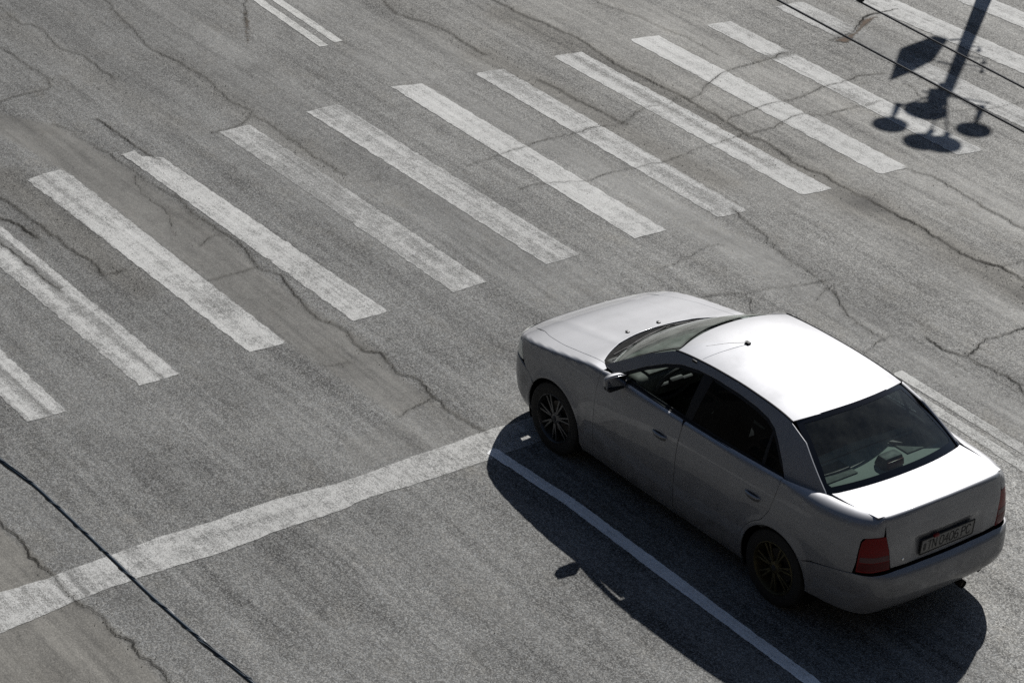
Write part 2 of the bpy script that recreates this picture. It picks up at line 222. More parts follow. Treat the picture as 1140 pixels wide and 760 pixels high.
def crack_mat():
    g = N("crack_dirt"); p = g.pos(); fine = g.noise(p, 110, 3, .7); mid = g.noise(p, 14, 4, .65)
    d = g.math('ABSOLUTE', g.attr("across")); cw = g.attr("core"); dirt = g.attr("dirt")     # metres from the crack, crack half width
    dd = g.math('ADD', d, g.math('MULTIPLY', g.math('SUBTRACT', fine, .5), .016)); dd = g.math('ADD', dd, g.math('MULTIPLY', g.math('SUBTRACT', mid, .5), .022))
    core = g.rng(g.math('SUBTRACT', dd, cw), -.002, .0025, 1, 0)
    halo = g.rng(dd, 0, .05, 1, 0, True); halo = g.math('MULTIPLY', halo, g.rng(g.math('ADD', g.math('MULTIPLY', mid, .6), g.math('MULTIPLY', fine, .4)), .38, .62, .12, .8)); halo = g.math('MULTIPLY', halo, dirt)
    a = g.math('MAXIMUM', g.math('MULTIPLY', core, g.rng(mid, .35, .6, .55, .92)), g.math('MULTIPLY', halo, .62))
    g.set(g.b.inputs['Base Color'], g.mix(core, (.052, .047, .037, 1), (.016, .015, .013, 1))); g.b.inputs['Roughness'].default_value = .95; g.b.inputs['Specular IOR Level'].default_value = .1
    tr = g.n("ShaderNodeBsdfTransparent"); m = g.n("ShaderNodeMixShader")
    g.set(m.inputs[0], a); g.t.links.new(tr.outputs[0], m.inputs[1]); g.t.links.new(g.b.outputs[0], m.inputs[2]); g.t.links.new(m.outputs[0], g.out.inputs[0])
    return g.m
M_ASPH = asphalt(); M_PAINT = road_paint("crosswalk_paint", (.43, .43, .415)); M_LANE = road_paint("lane_paint", (.74, .75, .75)); M_OLD = road_paint("old_line_paint", (.44, .44, .42)); M_CRACK = crack_mat()

# ------------------------------------------------------------------ the road: one sheet to the horizon, fine near the junction
def sdpoly(X, Y, poly):
    """signed distance, positive inside"""
    P = np.array(poly); ins = np.zeros(X.shape, bool); D = np.full(X.shape, 1e9)
    for i in range(len(P)):
        a, b = P[i], P[(i+1) % len(P)]; e = b-a; t = np.clip(((X-a[0])*e[0]+(Y-a[1])*e[1])/(e@e+1e-12), 0, 1)
        D = np.minimum(D, np.hypot(X-a[0]-t*e[0], Y-a[1]-t*e[1]))
        c = (a[1] > Y) != (b[1] > Y); xx = a[0]+(Y-a[1])*(b[0]-a[0])/(b[1]-a[1]+1e-12); ins ^= c & (X < xx)
    return np.where(ins, D, -D)
def dline(X, Y, pts):
    D = np.full(X.shape, 1e9)
    for a, b in zip(pts[:-1], pts[1:]):
        a = np.array(a); b = np.array(b); e = b-a; t = np.clip(((X-a[0])*e[0]+(Y-a[1])*e[1])/(e@e), 0, 1); D = np.minimum(D, np.hypot(X-a[0]-t*e[0], Y-a[1]-t*e[1]))
    return D
def wob(X, Y, s, seed):
    r = np.random.default_rng(seed); o = 0
    for k in range(7):
        a = r.uniform(0, 6.28); f = s*(1.6**(k*.7)); o = o+np.sin(X*f*math.cos(a)+Y*f*math.sin(a)+r.uniform(0, 6.28))/(1+k*.5)
    return o/3
xs = np.concatenate([[-900, -300, -120, -50, -25, -14], np.arange(-8.6, 10.01, .05), [16, 30, 60, 120, 300, 900]])
ys = np.concatenate([[-900, -300, -120, -60, -35, -24], np.arange(-17, 4.01, .05), [8, 14, 30, 80, 300, 900]])
X, Y = np.meshgrid(xs, ys, indexing='ij')
Wb = wob(X, Y, 5, 1)*.03; Wb2 = wob(X, Y, 5, 2)*.03
tone = np.ones(X.shape); smooth = np.full(X.shape, .12); light = np.zeros(X.shape)
sst = lambda d, w: np.clip(d/w+.5, 0, 1)
for k, (t_, s_, l_) in dict(a=(.88, .9, .6), b=(.88, .85, 1.0), c=(1.04, .35, .1), d=(1.08, .45, .1), e=(.97, .6, .2), f=(1.4, 0, .1)).items():
    m = sst(sdpoly(X+Wb, Y+Wb2, PATCHES[k]), .06 if k != 'f' else .5); tone *= 1+(t_-1)*m; smooth = smooth*(1-m)+s_*m; light = np.maximum(light, l_*m)
for pts, h, t_ in BANDS:
    m = np.exp(-(dline(X+Wb*2, Y+Wb2*2, pts)/(h*.85))**2)*(1.0+.4*wob(X, Y, 3, 9)); tone *= 1+(t_-1)*m
    if t_ < .9: light = np.clip(light+.7*np.clip(m, 0, 1)*(1-t_)/.3, 0, 1)
    if t_ > 1: smooth = np.clip(smooth+.45*np.clip(m, 0, 1), 0, 1)
for yy_, w_, t_, sm_ in ((-4.0, .16, .93, .2), (-4.9, .22, .95, .3), (-5.35, .18, 1.06, .5), (-6.9, .20, 1.09, .55), (-7.35, .12, .92, .1), (-8.15, .16, 1.08, .4), (-9.0, .14, 1.06, .3), (-9.9, .22, 1.09, .4), (-10.6, .12, .92, .1), (-1.6, .2, .94, .2), (-.4, .25, 1.04, .3), (.6, .2, .96, .3)):
    m = np.exp(-((Y-yy_-.10*np.sin(X*.45+yy_)-.035*X*0)/w_)**2)*(.75+.4*wob(X, Y, 1.3, 30)); tone *= 1+(t_-1)*m; smooth = np.clip(smooth+sm_*.6*np.clip(m, 0, 1), 0, 1)
for ox, oy, r_ in ((-4.6, -1.2, .10), (-5.4, -1.35, .07), (1.1, -.5, .09), (-3.4, -.9, .05), (-.9, -4.6, .08), (2.4, -4.9, .06), (5.2, -5.4, .12), (-2.1, -7.9, .09), (4.9, -2.1, .10), (-1.2, -1.1, .06), (-3.9, .1, .05)):
    tone *= 1-.22*np.exp(-((X-ox+Wb)/(r_*1.6))**4-((Y-oy+Wb2)/r_)**4)
tone *= np.interp(-Y, [-3, 2, 5, 8, 11, 14], [.92, .96, 1.04, 1.22, 1.36, 1.42])*np.interp(X, [-7, -3, 0, 5, 9], [1.16, 1.08, 1.0, .93, .88])
light = np.clip(light+np.interp(-Y, [4, 9], [0, .35]), 0, 1)
V = np.stack([X, Y, np.zeros(X.shape)], -1).reshape(-1, 3); nx_, ny_ = X.shape
idx = np.arange(nx_*ny_).reshape(nx_, ny_); Fq = np.stack([idx[:-1, :-1], idx[1:, :-1], idx[1:, 1:], idx[:-1, 1:]], -1).reshape(-1, 4)
me = bpy.data.meshes.new("road"); me.vertices.add(len(V)); me.vertices.foreach_set("co", V.ravel()); me.loops.add(Fq.size); me.loops.foreach_set("vertex_index", Fq.ravel())
me.polygons.add(len(Fq)); me.polygons.foreach_set("loop_start", np.arange(0, Fq.size, 4)); me.polygons.foreach_set("loop_total", np.full(len(Fq), 4)); me.update(); me.validate()
for nm, A in (("tone", tone), ("smooth", smooth), ("light", light)):
    a = me.attributes.new(nm, 'FLOAT', 'POINT'); a.data.foreach_set("value", A.ravel().astype(np.float32))
me.materials.append(M_ASPH); road = bpy.data.objects.new("road", me); C.objects.link(road); tag(road, kind='structure')

# ------------------------------------------------------------------ road markings: thin worn sheets 4 mm above the asphalt
def catmull(P, n):
    P = np.array(P); out = []
    for i in range(len(P)-1):
        p0, p1, p2, p3 = P[max(i-1, 0)], P[i], P[i+1], P[min(i+2, len(P)-1)]
        for t in np.linspace(0, 1, n, endpoint=False): out.append(.5*((2*p1)+(-p0+p2)*t+(2*p0-5*p1+4*p2-p3)*t*t+(-p0+3*p1-3*p2+p3)*t**3))
    return np.array(out+[P[-1]])
def marking(name, poly, mat, label, cat, group, wearf, z=.004, h=.04, edge=.04):
    poly = [np.array(p, float) for p in poly]; B = []
    for a, b in zip(poly, poly[1:]+poly[:1]):
        k = max(1, int(np.linalg.norm(b-a)/h)); B += [a+(b-a)*i/k for i in range(k)]
    B = np.array(B); cx, cy = B.mean(0); ja = .010 if 'stripe' in name or 'stop' in name else .004; j = wob(B[:, 0], B[:, 1], 17, 3)*ja; j2 = wob(B[:, 0], B[:, 1], 19, 4)*ja; j2 = j2+wob(B[:, 0], B[:, 1], 47, 6)*ja*.7; B = B+np.stack([j, j2], -1)
    gx, gy = np.meshgrid(np.arange(B[:, 0].min(), B[:, 0].max(), h), np.arange(B[:, 1].min(), B[:, 1].max(), h)); sd = sdpoly(gx, gy, B); I = np.stack([gx[sd > h*.45], gy[sd > h*.45]], -1)
    A = np.concatenate([B, I]) if len(I) else B; n = len(B)
    v, e, f, *_ = delaunay_2d_cdt([Vector(map(float, a)) for a in A], [(i, (i+1) % n) for i in range(n)], [], 1, 1e-7)
    v = np.array([tuple(q) for q in v]); f = np.array([tuple(q) for q in f]); cc_ = v[f].mean(1); f = [tuple(map(int, q)) for q in f[sdpoly(cc_[:, 0], cc_[:, 1], B) > 0]]
    f = [q if np.cross(v[q[1]]-v[q[0]], v[q[2]]-v[q[0]]) > 0 else q[::-1] for q in f]
    o = mk(name, np.c_[v, np.full(len(v), z)], f, mat, smooth=False)
    a = o.data.attributes.new("wear", 'FLOAT', 'POINT'); a.data.foreach_set("value", np.clip(wearf(v[:, 0], v[:, 1]), 0, 1).astype(np.float32))
    a = o.data.attributes.new("edge", 'FLOAT', 'POINT'); a.data.foreach_set("value", np.clip(np.abs(sdpoly(v[:, 0], v[:, 1], B))/edge, 0, 1).astype(np.float32))
    return tag(o, label, cat, group)
STR_INFO = {
 0: (.36, "worn crosswalk stripe cut by the left photo edge, its near end lowest of all"),
 1: (.38, "worn crosswalk stripe split lengthwise by a dark crack, second from the left photo edge"),
 2: (.30, "white crosswalk stripe bordered on its right by a smooth brownish patch, near end flaked"),
 3: (.28, "white crosswalk stripe along a long ragged crack, its far end broken off"),
 4: (.46, "greyish faded crosswalk stripe worn patchy near its far end, between two brighter stripes"),
 5: (.42, "dull grey crosswalk stripe scuffed by tyres, directly left of the brightest unbroken stripe"),
 6: (.20, "brightest cleanest crosswalk stripe, solid white for its whole length, ending above the car bonnet"),
 7: (.34, "gritty speckled crosswalk stripe directly right of the cleanest bright stripe"),
 8: (.28, "crosswalk stripe crossed by the dirt-filled long dark crack, near end thinned by grit"),
 9: (.16, "long bright crosswalk stripe crossed by thin cracks, ending just left of the lamp shadow"),
 10: (.26, "crosswalk stripe broken up by cracks, its near end under the round lamp shadows"),
 11: (.32, "crosswalk stripe beside the rusty stain, passing under the shadow of the lamp box"),
 12: (.24, "crosswalk stripe in the upper right corner crossed by the lamp pole's shadow"),
 13: (.22, "bright crosswalk stripe cut off by the upper right corner, farthest stripe from the car")}
for k, (w0, lb) in STR_INFO.items():
    r = np.random.default_rng(40+k); a1, a2, ph = r.uniform(.08, .16), r.uniform(.04, .1), r.uniform(0, 6)
    def wf(x, y, w0=w0, k=k, a1=a1, a2=a2, ph=ph):
        w = w0+a1*wob(x, y, 1.4, 60+k)+a2*np.sin(y*30+ph)
        if k == 4: w = w+.12*np.exp(-((x-3.0)/.7)**2)
        if k == 1: w = w+.6*np.exp(-((y+1.26)/.03)**2)*(x > 1.8)+.35*np.exp(-((y+1.22)/.02)**2)*(x <= 1.8)
        if k == 0: w = w+.5*np.exp(-((y+.16)/.025)**2)
        if k == 2: w = w+.25*np.exp(-((x-.9)/.3)**2-((y+2.3)/.12)**2)
        if k == 8: w = w+.2*np.exp(-((y+8.45)/.06)**2)*(x > .6)
        if k == 7: w = w+.18*np.exp(-((y+7.45)/.05)**2)
        if k == 10: w = w+.7*np.exp(-((x-2.85)/.07)**2)+.3*np.exp(-((x-1.6)/.25)**2-((y+10.35)/.12)**2)
        if k == 11: w = w+.8*np.exp(-((x-2.5)/.45)**2)
        if k == 3: w = w+.1*np.exp(-((x-.9)/.6)**2)
        return w
    marking('crosswalk_stripe', STRIPES[k], M_PAINT, lb, 'crosswalk stripe', 'white stripes of the pedestrian crossing', wf)
marking('crosswalk_stripe', STRIPE_BIT, M_PAINT, 'small broken fragment of white paint beside a crack near a stripe end', 'paint fragment', 'white stripes of the pedestrian crossing', lambda x, y: .4+0*x, z=.0065)
marking('stop_line', LINES['stop'], M_PAINT, 'broad worn white stop line running from the left edge to the car front wheel', 'stop line', None, lambda x, y: .33+.12*wob(x, y, 1.5, 5)+.3*np.exp(-((y-.80+.1*(x+2.5))/.04)**2)+.2*np.exp(-((x+2.32)/.05)**2-((y+.7)/.5)**2)+.15*np.exp(-((y-.25)/.06)**2))
marking('lane_line', LINES['lane'], M_LANE, 'narrow clean white lane line running through the shadow beside the silver car', 'lane line', None, lambda x, y: .05+0*x, h=.03, edge=.008, z=.0062)
for i, q in enumerate(THIN[0]): marking('centre_line', q, M_OLD, ['left line of the short thin white pair at the top of the photo', 'right line of the short thin white pair at the top of the photo'][i], 'road line', 'thin double line at the top', lambda x, y: .22+0*x, h=.03, edge=.02)
for i, q in enumerate(THIN[1]): marking('centre_line', q, M_OLD, ['outer line of the worn double line beyond the car boot, farther from the car', 'inner line of the worn double line beyond the car boot, nearer to the car'][i], 'road line', 'worn double line beyond the car', lambda x, y: .34+.15*wob(x, y, 3, 8), h=.03, edge=.03)

# ------------------------------------------------------------------ cracks: jagged dirt-filled strips in the road surface
Vc, Fc, Au, Ac, Ad = [], [], [], [], []
for (w, dirt, pts) in CRACKS:
    P = catmull(pts, 6); L = [0]
    for a, b in zip(P[:-1], P[1:]): L.append(L[-1]+np.linalg.norm(b-a))
    n = max(4, int(L[-1]/.015)); t = np.linspace(0, L[-1], n); Q = np.stack([np.interp(t, L, P[:, 0]), np.interp(t, L, P[:, 1])], -1)
    j = np.zeros((n, 2))
    for step, amp in ((22, .009), (10, .009), (4, .008), (1, .0045)):
        kk = np.arange(0, n+step, step); j += np.stack([np.interp(np.arange(n), kk, nr.normal(0, amp, len(kk))) for _ in (0, 1)], -1)
    Q = Q+j; T = np.gradient(Q, axis=0); T = np.stack([np.convolve(T[:, i], np.ones(7)/7, 'same') for i in (0, 1)], -1); T /= np.linalg.norm(T, axis=1)[:, None]+1e-9; Nn = np.stack([-T[:, 1], T[:, 0]], -1)
    wv = w*.29*(1+.55*np.interp(np.arange(n), np.arange(0, n+9, 9), nr.uniform(-1, 1, len(np.arange(0, n+9, 9))))); kq = np.arange(0, n+22, 22); wv *= np.clip(np.interp(np.arange(n), kq, nr.uniform(.25, 1.35, len(kq))), 0, 1.3); wv *= np.clip(np.minimum(t, L[-1]-t)/.12+.15, 0, 1)
    b = len(Vc)//1; H = .09
    for i in range(n):
        for u in (-1, 0, 1): Vc.append((*(Q[i]+Nn[i]*H*u), .008+.0004*rng.random())); Au.append(u*H); Ac.append(wv[i]); Ad.append(dirt)
    for i in range(n-1):
        for u in (0, 1): q = b+i*3+u; Fc.append((q, q+3, q+4, q+1))
ck = mk('crack', Vc, Fc, M_CRACK, road, smooth=False)
for nm, A in (("across", Au), ("core", Ac), ("dirt", Ad)):
    a = ck.data.attributes.new(nm, 'FLOAT', 'POINT'); a.data.foreach_set("value", np.array(A, np.float32))
# rusty hole and tar streak
def stain_mat(name, c1, c2):
    g = N(name); p = g.pos(); f = g.noise(p, 28, 5, .7); e = g.attr("edge")
    g.set(g.b.inputs['Base Color'], g.mix(g.rng(f, .4, .6, 0, 1), (*c1, 1), (*c2, 1))); g.b.inputs['Roughness'].default_value = .9; g.bump(f, .8, .01)
    a = g.rng(g.math('ADD', e, g.math('MULTIPLY', g.math('SUBTRACT', f, .5), 2.2)), .25, .7, 0, .85)
    tr = g.n("ShaderNodeBsdfTransparent"); m = g.n("ShaderNodeMixShader"); g.set(m.inputs[0], a); g.t.links.new(tr.outputs[0], m.inputs[1]); g.t.links.new(g.b.outputs[0], m.inputs[2]); g.t.links.new(m.outputs[0], g.out.inputs[0]); return g.m
for nm, q, mt in (('rusty_stain', RUST, stain_mat('rust_dirt', (.13, .075, .045), (.09, .075, .055))), ('tar_streak', TAR, stain_mat('tar', (.05, .04, .03), (.10, .08, .06)))):
    o = marking(nm, q, mt, None, None, None, lambda x, y: 0*x, z=.006, h=.03, edge=.07); o.parent = road

# ------------------------------------------------------------------ loose grit lying on the road
Vg, Fg = [], []
ico = bmesh.new(); bmesh.ops.create_icosphere(ico, subdivisions=1, radius=1); IV = np.array([tuple(v.co) for v in ico.verts]); IF = [tuple(v.index for v in f.verts) for f in ico.faces]; ico.free()
def drop(x, y, r):
    b = len(Vg); sc = nr.uniform(.6, 1.2, 3)*r; sc[2] *= .6; a = nr.uniform(0, 6.28); ca, sa = math.cos(a), math.sin(a); P = IV*sc*nr.uniform(.8, 1.15, (len(IV), 1))
    Vg.extend([(x+p[0]*ca-p[1]*sa, y+p[0]*sa+p[1]*ca, .004+sc[2]*.6+p[2]) for p in P]); Fg.extend([tuple(i+b for i in f) for f in IF])
for _ in range(1200): drop(nr.uniform(-7, 8), nr.uniform(-14.5, 2), nr.uniform(.0022, .006))
for (w, dirt, pts) in CRACKS:
    P = catmull(pts, 8)
    for _ in range(int(len(P)*dirt*1.1)): q = P[nr.integers(len(P))]; drop(q[0]+nr.normal(0, .06), q[1]+nr.normal(0, .06), nr.uniform(.0025, .0065))
for pts, h, t_ in BANDS:
    if t_ < .9:
        P = catmull(pts, 40)
        for _ in range(110): q = P[nr.integers(len(P))]; drop(q[0]+nr.normal(0, .06), q[1]+nr.normal(0, h*.5), nr.uniform(.0025, .007))
M_GRIT = simple("grit_stone", (.24, .23, .20), .85, 0, .3, var=.6, scale=2.3)
gr_ = mk('grit', Vg, Fg, M_GRIT, smooth=False); tag(gr_, 'loose grit and small stones scattered over the worn asphalt', 'grit', kind='stuff')

# ------------------------------------------------------------------ overhead wires
M_WIRE = simple("wire_black", (.016, .018, .022), .45, 0, .5); M_CABLE = simple("cable_blue_black", (.018, .030, .042), .35, 0, .6)
def wire(name, p, d, label, r, mat, clip=None):
    p = Vector(p); d = Vector(d).normalized(); a = [p+d*t+Vector((0, 0, .0006*(t*t) if abs(t) < 25 else .375)) for t in range(-24, 25)]
    o = empty(name, p); w = Mesh().tube([x-p for x in a], r, 8).build('strand', mat, o); tag(o, label, 'overhead wire', 'overhead wires above the crossing')
    if clip is not None:
        q = p+d*clip; q = q-p; m = Mesh(); m.box(q+Vector((0, 0, .03)), (.07, .022, .05), bev=.006); m.tube([q+Vector((0, 0, .05)), q+Vector((.01, 0, .30))], .006, 8); m.build('clamp', mat, o)
    return o
wire('overhead_wire', (-8.56, -.46, 6), (-1.832, .105, 0), 'lower of the two thin black wires crossing the upper right corner', .0055, M_WIRE)
wire('overhead_wire', (-8.48, -.83, 6), (-1.248, .083, 0), 'thin black wire nearest the upper right corner, clamped at the top edge', .0052, M_WIRE, clip=-.62)
cab = empty('overhead_cable', (-9.725, 4.828, 6)); 
pts = [Vector(q)-Vector((-9.725, 4.828, 6)) for q in CABLE]; d0 = (pts[0]-pts[2]).normalized(); d1 = (pts[-1]-pts[-3]).normalized()
pts = [pts[0]+d0*18, pts[0]+d0*6]+pts+[pts[-1]+d1*6, pts[-1]+d1*18]; pts = [Vector(q) for q in catmull([tuple(q) for q in pts], 8)]
Mesh().tube(pts, .0068, 10).build('sheath', M_CABLE, cab)
wr = Mesh(); hel = []
Lc = 0
for i, q in enumerate(pts[16:-16]):
    hel.append(q+Vector((0, .0075*math.cos(i*.9), .0075*math.sin(i*.9))))
wr.tube(hel, .0022, 6).build('tie_wire', M_CABLE, cab)
tag(cab, 'thick blue-black cable crossing the lower left corner above the stop line', 'overhead cable')

# ================================================================== the silver car (local axes: x forward, y left, z up)
def tab(pairs):
    a = np.array(sorted(pairs)); x, y = a[:, 0], a[:, 1]; h = np.diff(x); d = np.diff(y)/h; m = np.zeros(len(x)); m[0], m[-1] = d[0], d[-1]
    for i in range(1, len(x)-1):
        m[i] = 0 if d[i-1]*d[i] <= 0 else 2*d[i-1]*d[i]/(d[i-1]+d[i])*(1 if True else 0)
        if d[i-1]*d[i] <= 0: m[i] = .0
    X = np.linspace(x[0], x[-1], 1500); k = np.clip(np.searchsorted(x, X)-1, 0, len(x)-2); t = (X-x[k])/h[k]
    Yv = (2*t**3-3*t**2+1)*y[k]+(t**3-2*t**2+t)*h[k]*m[k]+(-2*t**3+3*t**2)*y[k+1]+(t**3-t**2)*h[k]*m[k+1]
    return lambda q: np.interp(q, X, Yv)
PL = [(2.135,0),(2.13,.2),(2.112,.40),(2.068,.56),(1.99,.675),(1.875,.755),(1.70,.806),(1.5,.828),(1.3,.838),(.9,.845),(.3,.852),(-.4,.852),(-1.0,.846),(-1.4,.838),(-1.7,.82),(-1.93,.775),(-2.08,.70),(-2.155,.59),(-2.185,.44),(-2.2,.22),(-2.205,0)]
pl = catmull(PL, 60); seg_ = np.r_[0, np.cumsum(np.linalg.norm(np.diff(pl, axis=0), axis=1))]; LP = seg_[-1]
S_ = np.linspace(0, LP, 2500); PX = np.interp(S_, seg_, pl[:, 0]); PY = np.interp(S_, seg_, pl[:, 1])
def smo(a, k=41): return np.convolve(np.pad(a, k//2, 'edge'), np.ones(k)/k, 'valid')
tx = smo(np.gradient(PX)); ty = smo(np.gradient(PY)); tn = np.hypot(tx, ty); NX, NY = ty/tn, -tx/tn      # outward normal
NX[0:5] = 1; NY[0:3] = 0
zc = tab([(2.14,.665),(2.08,.70),(1.98,.745),(1.8,.815),(1.6,.862),(1.4,.90),(1.17,.942),(.9,.985),(.6,.998),(0,1.005),(-.6,1.015),(-1.2,1.035),(-1.6,1.05),(-1.9,1.062),(-2.08,1.066),(-2.2,1.062)])
def zcap(x, y): return zc(x)-.062*np.abs(y)**2.3
sideT = tab([(.15,.075),(.2,.05),(.27,.022),(.4,.008),(.55,0),(.68,.001),(.8,.012),(.9,.034),(1.0,.062),(1.1,.09)])
frontT = tab([(.15,.12),(.2,.075),(.28,.025),(.42,0),(.54,.012),(.60,.028),(.68,.050),(.76,.10),(1.1,.4)])
rearT = tab([(.15,.16),(.24,.12),(.36,.075),(.5,.065),(.62,.06),(.8,.066),(.92,.08),(1.03,.105),(1.1,.12)])
rbumpT = tab([(.15,.2),(.22,.16),(.29,.085),(.36,.025),(.44,0),(.56,.003),(.61,.015),(.63,.04),(.66,.075)])
def RSx(s):
    x = np.interp(s, S_, PX); y = np.interp(s, S_, PY); return .03+.085*np.clip((-1.25-x)/.35, 0, 1)*np.clip((y-.62)/.07, 0, 1)
def nrm(s): return np.interp(s, S_, NX), np.interp(s, S_, NY)
def dprof(s, z, rear=rearT):
    nx, ny = nrm(s); wf_ = np.clip(nx, 0, 1)**2; wr_ = np.clip(-nx, 0, 1)**2
    return ny**2*sideT(z)+wf_*frontT(z)+wr_*rear(z)
_s = S_; z0 = np.full(len(_s), .9)
for _ in range(6):
    _r = RSx(_s); o_ = dprof(_s, z0-_r)+_r; z0 = zcap(PX-NX*o_, PY-NY*o_)
ZSH = smo(z0, 31)
def zsh(s): return np.interp(s, S_, ZSH)
def sx(x): k = (S_ > .9) & (S_ < LP-.35); return float(np.interp(-x, -PX[k], S_[k]))
def sy_r(y): k = S_ > LP-.85; return float(np.interp(-y, -PY[k], S_[k]))
def sy_f(y): k = S_ < .85; return float(np.interp(y, PY[k], S_[k]))
def top0(s): s = abs(s); s = s if s < LP else 2*LP-s; return float(zsh(s)-RSx(s)*(1-math.pi/2))     # where the shoulder rounding ends
WHX, WHB, WHZ, WR = 1.300, 1.270, .30, .30
RA = .338
def side_map(s, v, off=0., rear=rearT, flare=True):
    s = np.asarray(s, float); v = np.asarray(v, float); sg = np.ones(s.shape); a = np.abs(s); sg = np.where(s < 0, -1, 1.); over = a > LP; a2 = np.where(over, 2*LP-a, a); sg = np.where(over, -sg, sg)
    RS = RSx(a2); ARC = RS*math.pi/2; zt = zsh(a2)-RS; px = np.interp(a2, S_, PX); py = np.interp(a2, S_, PY); nx, ny = nrm(a2)
    phi = np.clip((v-zt)/RS, 0, math.pi/2); zz = np.minimum(v, zt); d = dprof(a2, zz, rear)+RS*(1-np.cos(phi)); ext = np.maximum(v-zt-ARC, 0); d = d+ext
    if flare:
        for wx in (WHX, -WHB):
            r = np.hypot(px-wx, v-WHZ); d = d-.013*np.exp(-((r-RA)/.045)**2)*(v < .75)*np.clip(ny, 0, 1)
    d = d+off; x = px-nx*d; y = py-ny*d
    z = np.where(v <= zt, v, zt+RS*np.sin(phi)); z = np.where(ext > 0, zcap(x, y), z)
    return np.stack([x, y*sg, z], -1)
yb = tab([(1.1,.68),(.9,.712),(.7,.736),(.5,.752),(.2,.764),(-.2,.768),(-.6,.766),(-1.0,.752),(-1.3,.728),(-1.55,.695),(-1.75,.66)])
def Yg(x, z): h = z-.96; return yb(x)-.42*h-.32*h*np.abs(h)
zr = tab([(.45,1.325),(.3,1.362),(.15,1.385),(0,1.398),(-.2,1.408),(-.45,1.412),(-.7,1.405),(-.9,1.39),(-1.05,1.368),(-1.2,1.335)])
def ze(x): return zr(x)-.052
def roofz(x, y): return zr(x)-.052*(np.abs(y)/.545)**2.4
def green_map(x, z, off=0): return np.stack([x, Yg(x, z)-off, z+0*x], -1)

def inside(P, poly): return sdpoly(P[:, 0], P[:, 1], poly) > 0
def dens(poly, h):
    B = []; poly = [np.array(p, float) for p in poly]
    for a, b in zip(poly, poly[1:]+poly[:1]):
        k = max(1, int(np.linalg.norm(b-a)/h+.5)); B += [a+(b-a)*i/k for i in range(k)]
    return np.array(B)
def panel_data(fn, poly, h=.03, holes=(), lip=.012, out=0.0):
    """clean-edged curved sheet: outline in the surface's own coordinates, mapped by fn, with a turned-in edge"""
    loops = [dens(poly, h)]+[dens(q, h) for q in holes]; A = []; E = []
    for q in loops: b = sum(len(l) for l in A); E += [(b+i, b+(i+1) % len(q)) for i in range(len(q))]; A.append(q)
    B = np.concatenate(A); gx, gy = np.meshgrid(np.arange(B[:, 0].min(), B[:, 0].max(), h), np.arange(B[:, 1].min(), B[:, 1].max(), h)); g = np.stack([gx.ravel(), gy.ravel()], -1)
    ok = sdpoly(g[:, 0], g[:, 1], loops[0]) > h*.4
    for q in loops[1:]: ok &= sdpoly(g[:, 0], g[:, 1], q) < -h*.4
    allp = np.concatenate([B, g[ok]])
    v, e, f, *_ = delaunay_2d_cdt([Vector(map(float, a)) for a in allp], E, [], 0, 1e-7)
    v = np.array([tuple(q) for q in v]); f = np.array([tuple(q) for q in f if len(q) == 3]); c = v[f].mean(1); k = inside(c, loops[0])
    for q in loops[1:]: k &= ~inside(c, q)
    f = f[k]; U, W = v[:, 0], v[:, 1]; P = fn(U, W); e_ = .006
    du = fn(U+e_, W)-fn(U-e_, W); dv = fn(U, W+e_)-fn(U, W-e_); Nn = np.cross(du, dv); Nn /= np.linalg.norm(Nn, axis=1)[:, None]+1e-12
    ref = P-np.stack([np.clip(P[:, 0], -1.2, 1.2)*.9, 0*P[:, 0], np.full(len(P), .45)], -1)
    if (Nn*ref).sum() < 0: Nn = -Nn
    P = P+Nn*out
    fn_ = np.cross(P[f[:, 1]]-P[f[:, 0]], P[f[:, 2]]-P[f[:, 0]]); fl = (fn_*Nn[f[:, 0]]).sum(1) < 0; f[fl] = f[fl][:, ::-1]
    V = P; NN = Nn; F = [tuple(map(int, q)) for q in f]
    if lip:
        cnt = {}
        for q in F:
            for i in range(3): cnt[(q[i], q[(i+1) % 3])] = 1
        be = [k_ for k_ in cnt if (k_[1], k_[0]) not in cnt]; acc = {}
        for a, b in be:
            t = P[b]-P[a]; o = np.cross(t, Nn[a]); o /= np.linalg.norm(o)+1e-9
            for q in (a, b): acc[q] = acc.get(q, 0)+o
        ids = list(acc); m = {}; V2 = []; N2 = []
        for q in ids:
            o = acc[q]; o = o/(np.linalg.norm(o)+1e-9); m[q] = (len(P)+len(V2), len(P)+len(V2)+1)
            V2 += [P[q]-Nn[q]*.0022+o*.0013, P[q]-Nn[q]*lip]; N2 += [(o*.75+Nn[q]*.66), o]
        V = np.concatenate([P, V2]); NN = np.concatenate([Nn, N2]); 
        for a, b in be: F += [(a, m[a][0], m[b][0], b), (m[a][0], m[a][1], m[b][1], m[b][0])]
    return V, F, NN
def panel(name, mat, parent, parts, both=False, mirror=False, label=None):
    """parts: list of (fn, poly, kw)"""
    V, F, NN = [], [], []; b = 0
    for fn, poly, kw in parts:
        v, f, n = panel_data(fn, poly, **kw)
        sides = [(1, False)]
        if both: sides = [(1, False), (-1, True)]
        if mirror: sides = [(-1, True)]
        for sg, fl in sides:
            q = v*np.array([1, sg, 1]); V.append(q); NN.append(n*np.array([1, sg, 1])); F += [tuple(i+b for i in (t[::-1] if fl else t)) for t in f]; b += len(q)
    o = mk(name, np.concatenate(V), F, mat, parent, True, np.concatenate(NN))
    if label: o['label'] = label
    return o
def arcpts(cx, r, a0, a1, n=16, cz=WHZ): return [(cx+r*math.cos(RAD(a)), cz+r*math.sin(RAD(a))) for a in np.linspace(a0, a1, n)]
def S2(pts): return [(sx(x), z) for x, z in pts]

